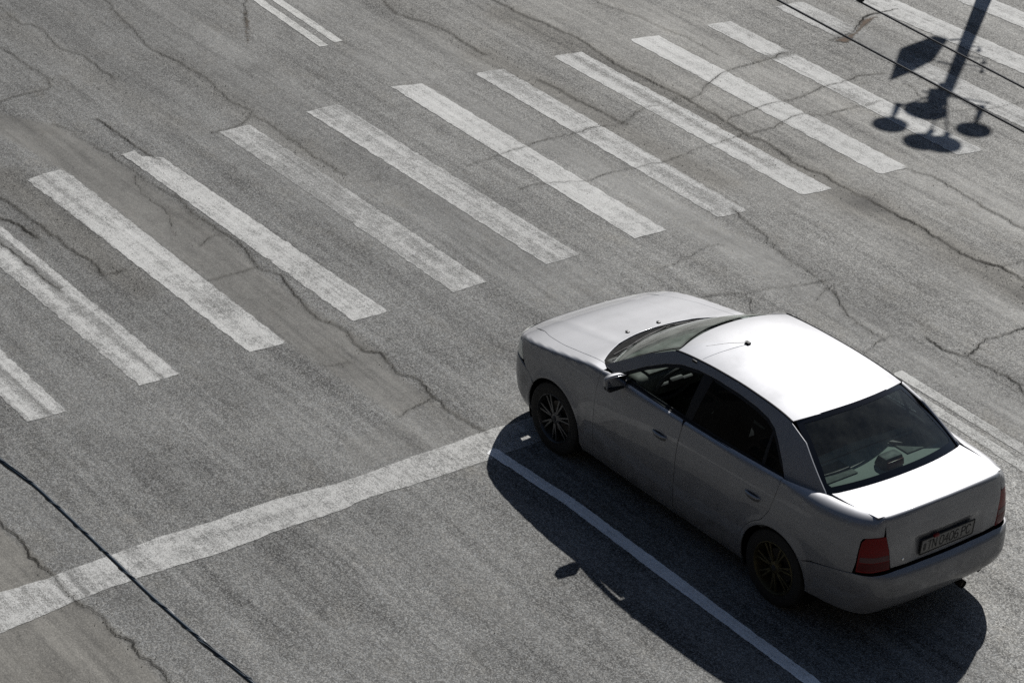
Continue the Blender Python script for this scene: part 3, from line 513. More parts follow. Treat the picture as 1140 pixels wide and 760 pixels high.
# ---- car materials
def car_paint():
    g = N("silver_paint"); p = g.pos(obj=True); fl = g.n("ShaderNodeTexVoronoi"); g.set(fl.inputs['Vector'], p); fl.inputs['Scale'].default_value = 900
    sp = g.n("ShaderNodeSeparateColor"); g.t.links.new(fl.outputs['Color'], sp.inputs[0]); big = g.noise(p, 3, 5, .6); z = g.n("ShaderNodeSeparateXYZ"); g.t.links.new(p, z.inputs[0])
    base = g.mix(g.rng(sp.outputs[0], 0, 1, 0, 1), (.34, .345, .36, 1), (.38, .385, .40, 1))
    dirt = g.math('MULTIPLY', g.rng(z.outputs[2], .82, .2, 0, .80), g.rng(g.noise(p, 7, 5, .7), .3, .65, .35, 1)); dirt = g.math('ADD', dirt, g.rng(big, .45, .75, .02, .12))  # road dirt, strengthened low down to paint shade into the lower sides
    g.set(g.b.inputs['Base Color'], g.mix(dirt, base, (.040, .037, .032, 1)))
    g.set(g.b.inputs['Metallic'], g.math('SUBTRACT', .94, dirt)); g.set(g.b.inputs['Roughness'], g.rng(dirt, 0, .5, .60, .70))
    g.set(g.b.inputs['Coat Weight'], g.rng(dirt, 0, .8, 1, .3)); g.b.inputs['Coat Roughness'].default_value = .045
    return g.m
PAINT = car_paint()
BLACK = simple("black_rubber", (.014, .014, .015), .6, 0, .4, var=.2); PLAST = simple("black_plastic", (.022, .022, .024), .45, 0, .5)
UNDER = simple("underbody_dark", (.012, .012, .012), .9, 0, .1); TYRE = simple("tyre_rubber", (.028, .027, .025), .8, 0, .3, var=.25)
ALLOY = simple("alloy_grey", (.12, .12, .12), .42, .8, .5, var=.15); BRONZE = simple("alloy_bronze_dust", (.11, .095, .05), .5, .7, .5, var=.2)
CHROME = simple("chrome", (.7, .7, .7), .12, 1); FRIT = simple('black_glass_edge', (.006, .006, .007), .12, 0, .5, coat=.3); HCUP = simple('handle_cup_grey', (.10, .10, .105), .5, .3); MGL = simple('mirror_glass', (.35, .36, .38), .06, 1); COWL = simple('cowl_black', (.012, .012, .012), .85, 0, .12); DASH = simple('dashboard_grey', (.08, .085, .08), .7, 0, .3); SEAT = simple("seat_cloth", (.045, .046, .05), .9, 0, .2, var=.15); TRIM = simple("grey_trim", (.16, .17, .165), .7, 0, .3)
SHELF = simple("shelf_felt", (.27, .28, .265), .9, 0, .2, var=.1); DARKT = simple("dark_trim", (.03, .03, .033), .65, 0, .4)
RED = simple("lamp_red", (.22, .005, .006), .2, 0, .25, coat=0); CLEAR = simple("lamp_clear", (.13, .06, .06), .2, 0, .3, coat=0); ORANGE = simple("lamp_dark_red", (.11, .004, .005), .25, 0, .25, coat=0)
HEADL = simple('headlight_lens', (.80, .82, .74), .2, .1, .6, coat=.5); PLATE = simple("plate_white", (.26, .255, .24), .45, 0, .4); INK = simple("plate_ink", (.02, .02, .022), .5); REDINK = simple("plate_red", (.5, .03, .03), .5); SCREEN = glass("windscreen_glass", (.74, .84, .78), .02, 1, .27)
BACKG = glass("rear_glass", (.60, .70, .66), .015, 1, .05); TINT = glass("tinted_glass", (.07, .08, .085), .02, 1, .015)

CAR_RZ = 0.02308481
car = empty('sedan_car', (-3.90670658, -4.11982229, 0), CAR_RZ)
tag(car, 'silver four-door saloon seen from above behind, waiting at the white stop line', 'car')
TOPV = lambda x, off: (sx(x), top0(sx(x))+off)
def topline(x0, x1, off, n=10):
    o = off if callable(off) else (lambda x: off)
    return [TOPV(x, o(x)) for x in np.linspace(x0, x1, n)]
G_ = .0045   # half a shut gap
sillz = .245
# --- body: sills, rear quarters with C pillars and roof rails
qr_off = lambda x: float(np.interp(-x, [1.15, 1.5, 1.6, 2.06], [-.004, .0, .012, .0]))
lampz0, lampz1 = .635, .905
def quarter():
    arch = arcpts(-WHB, RA, 18, 147, 22)                                        # from the door side over the wheel to the bumper
    pts = [(-1.206, .985-.01)] ; 
    P = [(sx(-.985), .405)] ; 
    P = [(sx(x), z) for x, z in [(-1.0, .46)]]
    P = S2(arcpts(-WHB, RA, -8, 140, 26))                                       # arch
    P += S2([(-1.63, .560), (-1.80, .592), (-1.97, .618)])
    P += [(sx(-1.985), .70), (sx(-1.99), .80), (sx(-1.995), .87), (sx(-2.01), lampz1-.01)]
    P += [(sy_r(.70), lampz1+.005), (sy_r(.625), lampz1+.01)]
    P += [(sy_r(.60), top0(sy_r(.60))-.002)]
    P += [(sy_r(.66), top0(sy_r(.66))+.045)]
    P += topline(-1.98, -1.212, qr_off, 14)
    P += [(sx(-1.21), .93), (sx(-1.20), .84), (sx(-1.18), .74), (sx(-1.14), .67)]
    P += S2(arcpts(-WHB, RA+.030, 64, -8, 14))
    return P
def c_pillar_poly():
    top = [(x, float(ze(x))-.004) for x in np.linspace(-1.03, .235, 22)]
    A = [(.265, float(ze(.265))-.010), (.45, 1.215), (.66, 1.085), (.86, .955)]
    inner = [(.68, .952)]+DLO_TOP+[(-1.255, .965)]
    rear = [(-1.60, .965), (-1.535, 1.03), (-1.40, 1.125), (-1.22, 1.25)]
    return top+A+inner+rear
DLO_TOP = [(.60, 1.02), (.44, 1.125), (.27, 1.215), (.12, 1.268), (-.05, 1.297), (-.25, 1.308), (-.50, 1.306), (-.70, 1.294), (-.84, 1.270), (-.93, 1.235), (-1.02, 1.165), (-1.12, 1.07), (-1.20, .972)]
sill = [(.96, .175), (.965, sillz-G_), (-.91, sillz-G_), (-.91, .175)]
gm = lambda x, z: green_map(x, z)
body = panel('body', PAINT, car, [(side_map, quarter(), dict(h=.028)), (side_map, S2(sill), dict(h=.03)), (gm, c_pillar_poly(), dict(h=.022, lip=.02))], both=True)
# --- roof
def roof_poly():
    xs_ = np.linspace(-1.03, .225, 18); L_ = [(x, float(Yg(x, ze(x)))-.016) for x in xs_]
    fr = [(.225+.085*(1-(y/.53)**2), y) for y in np.linspace(.50, -.50, 13)]
    rr = [(-1.035-.085*(1-(y/.53)**2), y) for y in np.linspace(-.50, .50, 13)]
    return L_+fr+[(x, -y) for x, y in L_[::-1]]+rr
rf = lambda x, y: np.stack([x, y, roofz(x, y)], -1)
panel('roof', PAINT, car, [(rf, roof_poly(), dict(h=.05))])
for sg in (1, -1):
    Mesh().tube([(x, sg*(float(Yg(x, ze(x)))-.009), float(ze(x))-.001) for x in np.linspace(-1.03, .24, 30)], .0075, 8).build('roof_moulding', BLACK, car)
NOZ = [(1.21, .20), (1.20, -.11)]
# --- bonnet
hood_x = lambda y: .885+.265*(1-(np.abs(y)/.72)**2.2)
hoff = lambda x: float(np.interp(x, [.85, 1.4, 1.8, 2.0], [.07, .10, .15, .15]))
def hood_poly():
    side = []
    for x in np.linspace(.88, 1.80, 16):
        p = side_map(*[np.array([q]) for q in TOPV(x, hoff(x)+.004)])[0]; side.append((float(p[0]), float(p[1])))
    fr = [(float(a[0]), float(a[1])) for a in side_map(np.linspace(sy_f(.62), -sy_f(.62), 25), np.array([top0(s)+.012 for s in np.linspace(sy_f(.62), -sy_f(.62), 25)]))]
    fr = [q for q in fr if abs(q[1]) < .54]
    back = [(float(hood_x(y)), y) for y in np.linspace(-.68, .68, 21)]
    return side+fr+[(x, -y) for x, y in side[::-1]]+back
cap = lambda x, y: np.stack([x, y, zcap(x, y)+.004*np.exp(-((np.abs(y)-.40+.05*(x-1))/.05)**2)*np.clip((2.0-x)*3, 0, 1)], -1)
panel('hood', PAINT, car, [(cap, hood_poly(), dict(h=.045))])
for x, y in NOZ: Mesh().box((x, y, float(zcap(x, y))+.006), (.032, .024, .012), bev=.004).build('washer_nozzle', PLAST, car)
# --- front fenders, nose, bumper
def fender():
    P = [(sx(.806), sillz+G_)]+S2([(.965, sillz)])+S2(arcpts(WHX, RA, 188, 38, 24))
    P += S2([(1.64, .545), (1.70, .562), (1.742, .60)])+[(sx(1.775), .68), (sx(1.825), .742)]
    P += [(sy_f(.60), top0(sy_f(.60))), (sy_f(.56), top0(sy_f(.56))+.03)]
    P += [TOPV(x, hoff(x)-.002) for x in np.linspace(1.80, .88, 14)]+[TOPV(.806, .03)]
    return P
for sg in (1, -1): panel('fender', PAINT, car, [(side_map, fender(), dict(h=.028))], mirror=sg < 0)
s0 = sx(1.655)
def fb():
    half = S2([(1.637, .19)])+S2(arcpts(WHX, RA, -18, 34, 6))+S2([(1.63, .537), (1.72, .562)])+[(sx(1.82), .578), (sy_f(.55), .585), (sy_f(.3), .588)]
    return half+[(-s, z) for s, z in half[::-1]]
panel('front_bumper', PAINT, car, [(side_map, fb(), dict(h=.04))])
nose = [(sy_f(.56), .60), (sy_f(.58), float(zsh(sy_f(.58)))-.012), (sy_f(.3), float(zsh(sy_f(.3)))-.01)]; nose += [(-s, z) for s, z in nose[::-1]]
panel('nose_panel', PAINT, car, [(lambda s, v: side_map(s, v, .006), nose, dict(h=.04, lip=0))])
gr = [(sy_f(.30), .612), (sy_f(.30), .652)]; gr += [(-s, z) for s, z in gr[::-1]]
panel('grille', BLACK, car, [(lambda s, v: side_map(s, v, .003), gr, dict(h=.03, lip=0))])
for sg in (1, -1):
    hl = panel('headlight', HEADL, car, [(side_map, [(sy_f(.38), .60), (sx(1.775), .605), (sx(1.80), .67), (sx(1.86), .735), (sy_f(.5), .705), (sy_f(.38), .675)], dict(h=.03, lip=.02))], mirror=sg < 0)
    panel('reflector', CHROME, hl, [(lambda s, v: side_map(s, v, .02), [(sy_f(.36), .60), (sx(1.85), .605), (sx(1.90), .70), (sy_f(.5), .70), (sy_f(.36), .67)], dict(h=.04, lip=0))], mirror=sg < 0)
# --- doors
DX = -.165
def fdoor(): return S2([(.80, sillz+G_), (.80, .6)])+[TOPV(.80, -.004)]+topline(.75, DX+.03, .006, 8)+[(sx(DX+G_), .93), (sx(DX+G_), .5), (sx(DX+.01), sillz+G_)]
def rdoor():
    return S2([(DX-G_+.007, sillz+G_), (DX-G_, .5)])+[TOPV(DX-G_, .004)]+topline(DX-.03, -1.206, .006, 8)+S2([(-1.204, .93), (-1.194, .84), (-1.174, .74), (-1.134, .672)])+S2(arcpts(-WHB, RA+.036, 63, -7.5, 14))
for sg in (1, -1):
    for kind, pf, hx in (('front', fdoor, .035), ('rear', rdoor, -1.00)):
        d = panel('door', PAINT, car, [(side_map, pf(), dict(h=.028))], mirror=sg < 0)
        p = side_map(np.array([sx(hx)]), np.array([.775]))[0]; q = side_map(np.array([sx(hx)]), np.array([.70]))[0]
        # oval recess and the pull over it
        a_ = np.linspace(0, 2*math.pi, 25)[:-1]; ov = [(sx(hx)+.088*math.cos(t), .775+.036*math.sin(t)) for t in a_]; ov2 = [(sx(hx)+.080*math.cos(t), .772+.029*math.sin(t)) for t in a_]
        panel('handle_recess', PAINT, d, [(side_map, ov, dict(h=.02, lip=.004, out=.0025, holes=[ov2]))], mirror=sg < 0)
        panel('handle_cup', HCUP, d, [(side_map, ov2, dict(h=.02, lip=0, out=.0012))], mirror=sg < 0)
        hm = Mesh(); hp = [side_map(np.array([sx(hx+u)]), np.array([.785]), off=-o)[0]*np.array([1, sg, 1]) for u, o in ((.08, -.002), (.06, .012), (.02, .019), (-.03, .019), (-.06, .012), (-.078, -.002))]
        hm.tube(hp, [.007, .011, .012, .012, .011, .007], 10).build('handle', PAINT, d)
# beltline seals, side windows
DLO = [(.60, .958)]+DLO_TOP[:]+[(-1.19, .962)]
def inset(poly, d):
    P = np.array(poly); c = P.mean(0); out = []
    for i in range(len(P)):
        a, b = P[i-1], P[(i+1) % len(P)]; t = (b-a)/np.linalg.norm(b-a); n = np.array([-t[1], t[0]]); n = n if n@(c-P[i]) > 0 else -n; out.append(tuple(P[i]+n*d))
    return out
fr_win = [(.60, .962)]+[q for q in DLO_TOP if q[0] > -.12]+[(-.135, 1.302), (-.135, .968)]
re_win = [(-.195, .968), (-.195, 1.303)]+[q for q in DLO_TOP if q[0] < -.24][:-1]+[(-1.185, .975)]
for sg in (1, -1):
    fin = [(.685, .955), (.60, .957), (.583, 1.02), (.55, 1.03), (.52, .957)]
    f1 = panel('window_frame', BLACK, car, [(gm, fr_win, dict(h=.03, lip=.02, out=-.004, holes=[inset(fr_win, .022)]))], mirror=sg < 0)
    f2 = panel('window_frame', BLACK, car, [(gm, re_win, dict(h=.03, lip=.02, out=-.004, holes=[inset(re_win, .022)]))], mirror=sg < 0)
    panel('pane', TINT, f2, [(gm, inset(re_win, .012), dict(h=.05, lip=0, out=-.010))], mirror=sg < 0)
    panel('rear_divider', BLACK, f2, [(gm, [(-.955, .97), (-.985, .97), (-.935, 1.235), (-.915, 1.245)], dict(h=.05, lip=.01, out=-.006))], mirror=sg < 0)
    if sg < 0: panel('pane', SCREEN, f1, [(gm, inset(fr_win, .012), dict(h=.05, lip=0, out=-.010))], mirror=True)
    else: panel('pane', TINT, f1, [(gm, [(.56, .965), (.53, 1.0), (.2, .995), (-.14, .99), (-.14, .965)], dict(h=.05, lip=0, out=-.014))], label='wound-down window pane')
    panel('pillar_trim', BLACK, car, [(gm, [(-.128, .965), (-.128, 1.306), (-.202, 1.306), (-.202, .965)], dict(h=.05, lip=.02, out=-.003))], mirror=sg < 0)
    panel('mirror_base', BLACK, car, [(gm, fin[:3]+[(.66, .985)], dict(h=.03, lip=.01, out=.002))], mirror=sg < 0)
    Mesh().tube([(x, sg*(float(Yg(x, .962))+.006), .966+.012*np.interp(-x, [-.6, 1.2], [-.2, 1])) for x in np.linspace(.66, -1.2, 24)], .008, 8).build('belt_moulding', BLACK, car)
# --- glass front and back
ws_b = lambda t: np.stack([.805+.215*(1-np.abs(t)**2.2), .700*t, .965+.018*(1-t*t)], -1)
ws_t = lambda t: np.stack([.262+.088*(1-t*t), .497*t, ze(.262)-.004+.046*(1-np.abs(t)**2.2)], -1)
def ws(t, h, out=0):
    t = np.asarray(t); h = np.asarray(h); P = ws_b(t)*(1-h[..., None])+ws_t(t)*h[..., None]; b = (4*h*(1-h))*.022; return P+np.stack([b*.55, 0*b, b*.85], -1)
W = [(-1, 0), (1, 0), (1, 1), (-1, 1)]
wsg = panel('windshield', SCREEN, car, [(ws, W, dict(h=.07, lip=0))])
panel('black_border', FRIT, wsg, [(ws, [(-1.02, -.04), (1.02, -.04), (1.015, 1.02), (-1.015, 1.02)], dict(h=.07, lip=0, out=-.004, holes=[[(-.955, .075), (.955, .075), (.945, .955), (-.945, .955)]]))])
bl_b = lambda t: np.stack([-1.530-.115*(1-np.abs(t)**2.3), .655*t, 1.008+.03*(1-t*t)], -1)
bl_t = lambda t: np.stack([-1.048-.088*(1-t*t), .505*t, ze(-1.05)-.006+.046*(1-np.abs(t)**2.2)], -1)
def bl(t, h):
    t = np.asarray(t); h = np.asarray(h); P = bl_b(t)*(1-h[..., None])+bl_t(t)*h[..., None]; b = (4*h*(1-h))*.020; return P+np.stack([-b*.55, 0*b, b*.85], -1)
blg = panel('rear_window', BACKG, car, [(bl, W, dict(h=.07, lip=0))])
panel('black_border', FRIT, blg, [(bl, [(-1.03, -.05), (1.03, -.05), (1.03, 1.03), (-1.03, 1.03)], dict(h=.07, lip=0, out=.002, holes=[[(-.915, .06), (-.95, .11), (-.945, .955), (.945, .955), (.95, .11), (.915, .06)]]))])
# cowl, wipers
cw = lambda x, y: np.stack([x, y, zcap(x, y)-.012], -1)
cowl_poly = [(float(hood_x(y))+.03, y) for y in np.linspace(-.74, .74, 15)]+[(float(hood_x(y))-.16, y) for y in np.linspace(.74, -.74, 15)]
cow = panel('cowl', COWL, car, [(cw, cowl_poly, dict(h=.06, lip=0))])
for y0, y1 in ((.60, .02), (.02, -.52)):
    a = ws(np.array([y0/.70]), np.array([.0]))[0]; b = ws(np.array([y1/.70]), np.array([.09]))[0]
    m = Mesh(); m.tube([a+(.03, 0, .02), (a+b)/2+(.012, 0, .026), b+(.006, 0, .016)], .006, 6); m.tube([ws(np.array([t/.70]), np.array([.075]))[0]+(.004, 0, .008) for t in np.linspace(y0-.1, y1-.05, 8)], .005, 6); m.build('wiper', BLACK, car)
# --- trunk lid: deck and rear face
def deckpt(y, off):
    s = sy_r(abs(y)); p = side_map(np.array([s]), np.array([top0(s)+off]))[0]; return (float(p[0]), math.copysign(float(p[1]), y))
bx = lambda y: -1.585-.105*(1-(np.abs(y)/.66)**2.3)
ti = [(float(a), float(b)) for a, b in ((-1.585, .640), (-1.75, .638), (-1.9, .628), (-2.02, .612))]
rear_edge = [deckpt(y, .000) for y in np.linspace(.60, -.60, 25)]
deck = ti+rear_edge+[(x, -y) for x, y in ti[::-1]]+[(float(bx(y)), y) for y in np.linspace(-.60, .60, 15)]
cap2 = lambda x, y: np.stack([x, y, zcap(x, y)], -1)
ly = .545
rface = [(sy_r(.615), top0(sy_r(.615))+.0), (sy_r(.598), .905), (sy_r(.565), .80), (sy_r(.535), .655)]
full = rface+[(2*LP-s, z) for s, z in rface[::-1]]
N_ = 24; toprow = [(s, top0(s)) for s in np.linspace(2*LP-sy_r(.615), sy_r(.615), N_)]
full = rface[1:]+[(2*LP-s, z) for s, z in rface[::-1]][:-1]+toprow
def rear_map(s, v, off=0):
    P = side_map(s, v, off); y = P[..., 1]                                     # shallow number-plate recess between two soft ribs
    r = np.clip(1-np.abs((v-.745)/.10)**4, 0, 1)*np.clip(1-np.abs(y/.37)**8, 0, 1); P[..., 0] += .018*r; return P
lid = panel('trunk_lid', PAINT, car, [(cap2, deck, dict(h=.045, lip=.012)), (rear_map, full, dict(h=.03))])
# rear bumper
def rb():
    half = S2([(-1.66, .285), (-1.604, .29)])+S2(arcpts(-WHB, RA, 177, 140, 8))
    half += S2([(-1.66, .553), (-1.80, .584)])+[(sx(-1.97), .612)]+[(sy_r(.66), .622), (sy_r(.5), .632), (sy_r(.25), .636)]
    return half+[(2*LP-s, z) for s, z in half[::-1]]
rbm = lambda s, v: side_map(s, v, 0, rbumpT)
panel('rear_bumper', PAINT, car, [(rbm, rb(), dict(h=.03, lip=.015))])
ledge = [(sx(-1.90), .60), (sy_r(.7), .622), (sy_r(.3), .63)]; 
# tail lamps
for sg in (1, -1):
    tl = [(sx(-1.995), .632), (sx(-2.00), .80), (sx(-2.008), .865), (sx(-2.03), .893), (sy_r(.70), .903), (sy_r(.602), .908), (sy_r(.570), .80), (sy_r(.545), .645), (sy_r(.70), .638)]
    t = panel('tail_light', RED, car, [(side_map, tl, dict(h=.03, lip=.015, out=-.001))], mirror=sg < 0)
    band = [(sx(-2.01), .715), (sx(-2.012), .752), (sy_r(.70), .758), (sy_r(.572), .764), (sy_r(.563), .722), (sy_r(.70), .717)]
    panel('reversing_lamp', CLEAR, t, [(side_map, band, dict(h=.03, lip=.002, out=.001))], mirror=sg < 0)
    low = [(sx(-2.005), .645), (sx(-2.01), .705), (sy_r(.70), .708), (sy_r(.560), .713), (sy_r(.55), .655), (sy_r(.70), .650)]
    panel('lower_lamp', ORANGE, t, [(side_map, low, dict(h=.03, lip=.002, out=.001))], mirror=sg < 0)
# number plate (letters as solid ink shapes)
FONT = {'A': [[(0,0),(2,6),(4,0)],[(.8,2.2),(3.2,2.2)]], 'B': [[(0,0),(0,6),(2.6,6),(3.6,5.2),(3.6,3.9),(2.8,3.2),(0,3.2)],[(2.8,3.2),(4,2.4),(4,.8),(3,0),(0,0)]], 'C': [[(4,5),(3,6),(1,6),(0,5),(0,1),(1,0),(3,0),(4,1)]],
 'O': [[(1,0),(0,1),(0,5),(1,6),(3,6),(4,5),(4,1),(3,0),(1,0)]], 'P': [[(0,0),(0,6),(3,6),(4,5),(4,3.9),(3,2.9),(0,2.9)]], 'N': [[(0,0),(0,6),(4,0),(4,6)]], 'H': [[(0,0),(0,6)],[(4,0),(4,6)],[(0,3),(4,3)]],
 '5': [[(4,6),(.4,6),(0,3.4),(2.8,3.6),(4,2.6),(4,1),(3,0),(1,0),(0,.8)]], '0': [[(1,0),(0,1),(0,5),(1,6),(3,6),(4,5),(4,1),(3,0),(1,0)]], '4': [[(3,0),(3,6),(0,2),(4,2)]], '6': [[(3.6,5.6),(2.4,6),(1,5.6),(0,3.6),(0,1),(1,0),(3,0),(4,1),(4,2.4),(3,3.2),(.2,3)]], 'T': [[(0,6),(4,6)],[(2,6),(2,0)]], '1': [[(.6,4.6),(2.2,6),(2.2,0)]]}
pz = .745; px0 = float(rear_map(np.array([LP]), np.array([pz]))[0][0]); tilt = -4
pe = mk('license_plate', *[[], []], None, car) if False else None
pm = Mesh(); R_ = rotm('Y', tilt); o0 = Vector((px0-.014, 0, pz)); pm.box(o0, (.006, .52, .112), R_, bev=.0025); plate = pm.build('license_plate', PLATE, car)
fm = Mesh()
for c, s in (((0, 0, .060), (.010, .536, .010)), ((0, 0, -.060), (.010, .536, .010)), ((0, .264, 0), (.010, .010, .112)), ((0, -.264, 0), (.010, .010, .112)), ((.006, 0, 0), (.006, .53, .12))): fm.box(o0+R_ @ Vector(c), s, R_, bev=.002)
fm.build('plate_frame', BLACK, plate)
def glyph(m, ch, y0, z0, hgt, wid, st=.0095, dep=.0016):
    for pl_ in FONT[ch]:
        for (a, b), (c, d) in zip(pl_[:-1], pl_[1:]):
            p = Vector((0, y0-a/4*wid, z0+b/6*hgt)); q = Vector((0, y0-c/4*wid, z0+d/6*hgt)); mdl = (p+q)/2; L = (q-p).length+st*.8; ang = math.atan2((q-p).z, (q-p).y)
            m.box(o0+R_ @ (mdl+Vector((-.0036, 0, 0))), (dep, L, st), R_ @ rotm('X', math.degrees(ang)), bev=0)
tm = Mesh(); yy = .195
for ch, wd in (('T', .034), ('N', .036), (' ', .008), ('0', .036), ('4', .036), ('0', .036), ('6', .036), (' ', .008), ('P', .036), ('C', .036)):
    if ch != ' ': glyph(tm, ch, yy, -.036, .072, wd)
    yy -= wd+.0135
tm.build('plate_text', INK, plate, smooth=False)
fl = Mesh(); fl.box(o0+R_ @ Vector((-.0036, .228, -.005)), (.0014, .024, .06), R_, bev=0); fl.build('plate_badge', INK, plate, smooth=False)
Mesh().box(o0+R_ @ Vector((-.006, .13, .066)), (.02, .05, .022), R_, bev=.005).build('plate_lamp', RED, lid)
km = Mesh(); kp = rear_map(np.array([LP-.43]), np.array([.70]))[0]; km.lathe([(0, .004), (.009, .004), (.011, 0)], (0, 0, 0), n=16); km.V = [(kp[0]-z_, kp[1]+x_, kp[2]+y_) for x_, y_, z_ in km.V]; km.build('lock', CHROME, lid)
# --- wheels
def wheel(x, sg, rim_mat):
    w = empty('wheel', (x, sg*.735, WHZ)); w.parent = car
    prof = [(.205, -.085), (.235, -.097), (.268, -.098), (.290, -.088), (.2985, -.066), (.300, 0), (.2985, .066), (.290, .088), (.268, .098), (.235, .097), (.207, .090), (.200, .06)]
    t = Mesh(); t.lathe(prof, (0, 0, 0), 'y', 64, sg)
    for r0 in (-.045, -.015, .015, .045): t.lathe([(.3003, r0-.004), (.294, r0), (.3003, r0+.004)], (0, 0, 0), 'y', 64, sg)
    t.build('tyre', TYRE, w)
    r = Mesh(); r.lathe([(.207, .092), (.205, .080), (.192, .072), (.180, .02), (.176, -.06)], (0, 0, 0), 'y', 48, sg); r.lathe([(.207, .092), (.2, .096), (.196, .088), (.192, .072)], (0, 0, 0), 'y', 48, sg)
    for k in range(7):
        for dl in (-7.5, 7.5):
            a = RAD(k*360/7+dl+9*sg); a2_ = RAD(k*360/7+dl*.6+9*sg); p0 = Vector((math.cos(a2_)*.045, sg*.070, math.sin(a2_)*.045)); p1 = Vector((math.cos(a)*.192, sg*.074, math.sin(a)*.192)); d = p1-p0
            r.box((p0+p1)/2, (d.length, .018, .017), rotm('Y', -math.degrees(math.atan2(d.z, d.x))), bev=.005)
    r.lathe([(0, .082), (.03, .081), (.052, .072), (.06, .05)], (0, 0, 0), 'y', 32, sg); r.build('rim', rim_mat, w)
    b = Mesh(); b.lathe([(0, .018), (.13, .018), (.135, 0)], (0, 0, 0), 'y', 40, sg); b.build('brake_disc', simple('brake_steel', (.10, .09, .08), .5, .6), w)
    c_ = Mesh(); c_.lathe([(0, .088), (.018, .087), (.024, .080)], (0, 0, 0), 'y', 24, sg); c_.build('hub_cap', DARKT, w)
for x in (WHX, -WHB):
    for sg in (1, -1): wheel(x, sg, BRONZE if x < 0 else ALLOY)
# --- wheel wells, floor and inner shell (what one sees through the gaps)
u = Mesh()
for x in (WHX, -WHB):
    for sg in (1, -1):
        n = 24; V = []; F = []
        for k in range(n+1):
            a = RAD(-25+230*k/n)
            for y in (.80, .50): V.append((x+(RA+.012)*math.cos(a), sg*(y if abs(math.cos(a)) < 2 else y), WHZ+(RA+.012)*math.sin(a)))
        for k in range(n): F.append((2*k, 2*k+1, 2*k+3, 2*k+2))
        b = len(V); V.append((x, sg*.50, WHZ)); F += [(2*k+1, 2*k+3, b) for k in range(n)]; u.add(V, F)
u.box((0, 0, .235), (4.0, 1.0, .09), bev=.02); u.box((0, 0, .24), (1.86, 1.56, .09), bev=.02); u.box((-1.84, 0, .38), (.40, 1.24, .14), bev=.03); u.box((1.72, 0, .30), (.40, 1.0, .16), bev=.03)
u.box((.0, 0, .34), (1.2, .1, .3), bev=0)
u.build('underbody', UNDER, car)
shp = [(-.0+s, z) for s, z in S2([(1.0, .2)]+arcpts(WHX, RA+.015, 190, -10, 20)+[(1.75, .22)])]+[(.02, .25), (.02, .60)]+[(s, float(zsh(s))-.04) for s in np.linspace(.1, LP-.02, 60)]+[(LP-.02, .36)]+S2([(-1.75, .34)]+arcpts(-WHB, RA+.015, 190, -10, 20))
panel('inner_shell', UNDER, car, [(lambda s, v: side_map(s, v, .022), shp, dict(h=.06, lip=0))], both=True)
rl = lambda x, y: np.stack([x, y, roofz(x, y)-.03], -1)
panel('headliner', TRIM, car, [(rl, [(x*.97, y*.97) for x, y in roof_poly()], dict(h=.08, lip=0))])
# engine bay / boot closing sheets
cs = lambda x, y: np.stack([x, y, zcap(x, y)-.03], -1)
panel('closing_sheet', UNDER, car, [(cs, [(.92, -.66), (.92, .66), (1.70, .64), (1.95, .42), (2.0, 0), (1.95, -.42), (1.70, -.64)], dict(h=.1, lip=0))])
panel('boot_closing_sheet', UNDER, car, [(cs, [(-1.72, .66), (-1.72, -.66), (-1.98, -.62), (-2.03, 0), (-1.98, .62)], dict(h=.1, lip=0))])
# exhaust and towing eye
ex = Mesh(); ex.tube([(-1.75, -.24, .27), (-2.04, -.25, .26), (-2.12, -.255, .25)], .028, 16); ex.tube([(-2.08, -.253, .253), (-2.135, -.256, .248)], [.032, .032], 16, cap=False); ex.box((-1.84, -.22, .25), (.34, .26, .13), bev=.05); ex.build('exhaust_pipe', simple('exhaust_steel', (.08, .07, .06), .5, .7), car)
Mesh().tube([(-1.96, -.50, .27), (-2.01, -.50, .235), (-2.05, -.50, .235), (-2.07, -.50, .27)], .009, 8).build('towing_eye', BLACK, car)
# --- mirrors
for sg in (1, -1):
    m = Mesh(); c = Vector((.535, sg*.885, 1.012)); bm = bmesh.new(); bmesh.ops.create_uvsphere(bm, u_segments=28, v_segments=18, radius=1)
    for v in bm.verts:
        x, y, z = v.co; f = 1 if x > 0 else .35; v.co = Vector((math.copysign(abs(x)**.8, x)*.058*f, math.copysign(abs(y)**.72, y)*.098, math.copysign(abs(z)**.72, z)*.062))
        v.co = rotm('Z', -8*sg) @ v.co+c
    bm.verts.index_update(); m.add([v.co*.95+c*.05 for v in bm.verts], [tuple(v.index for v in f.verts) for f in bm.faces]); bm.free(); mr = m.build('side_mirror', PAINT, car)
    a = Mesh(); a.box(c+Vector((.01, -sg*.11, -.035)), (.055, .07, .04), bev=.012); a.box(c+Vector((.004, 0, -.052)), (.075, .15, .03), bev=.012); a.build('mirror_arm', BLACK, mr)
    g_ = Mesh(); R2 = rotm('Z', -8*sg); g_.box(c+R2 @ Vector((-.021, 0, 0)), (.004, .165, .098), R2, bev=.0018); g_.build('mirror_glass', MGL, mr)
# --- antenna, roof clip
am = Mesh(); b0 = Vector((-.08, .14, float(roofz(-.08, .14)))); am.box(b0+Vector((0, 0, .008)), (.045, .03, .018), bev=.006); am.build('antenna_base', BLACK, car)
Mesh().tube([b0+Vector((0, 0, .012)), b0+Vector((.05, .14, .025)), b0+Vector((.11, .32, .022))], [.003, .0022, .0014], 6).build('antenna', simple('antenna_steel', (.25, .25, .25), .4, .6), car)
Mesh().box((.02, float(Yg(.02, 1.325))-.002, 1.328), (.05, .012, .022), bev=.004).build('roof_clip', BLACK, car)
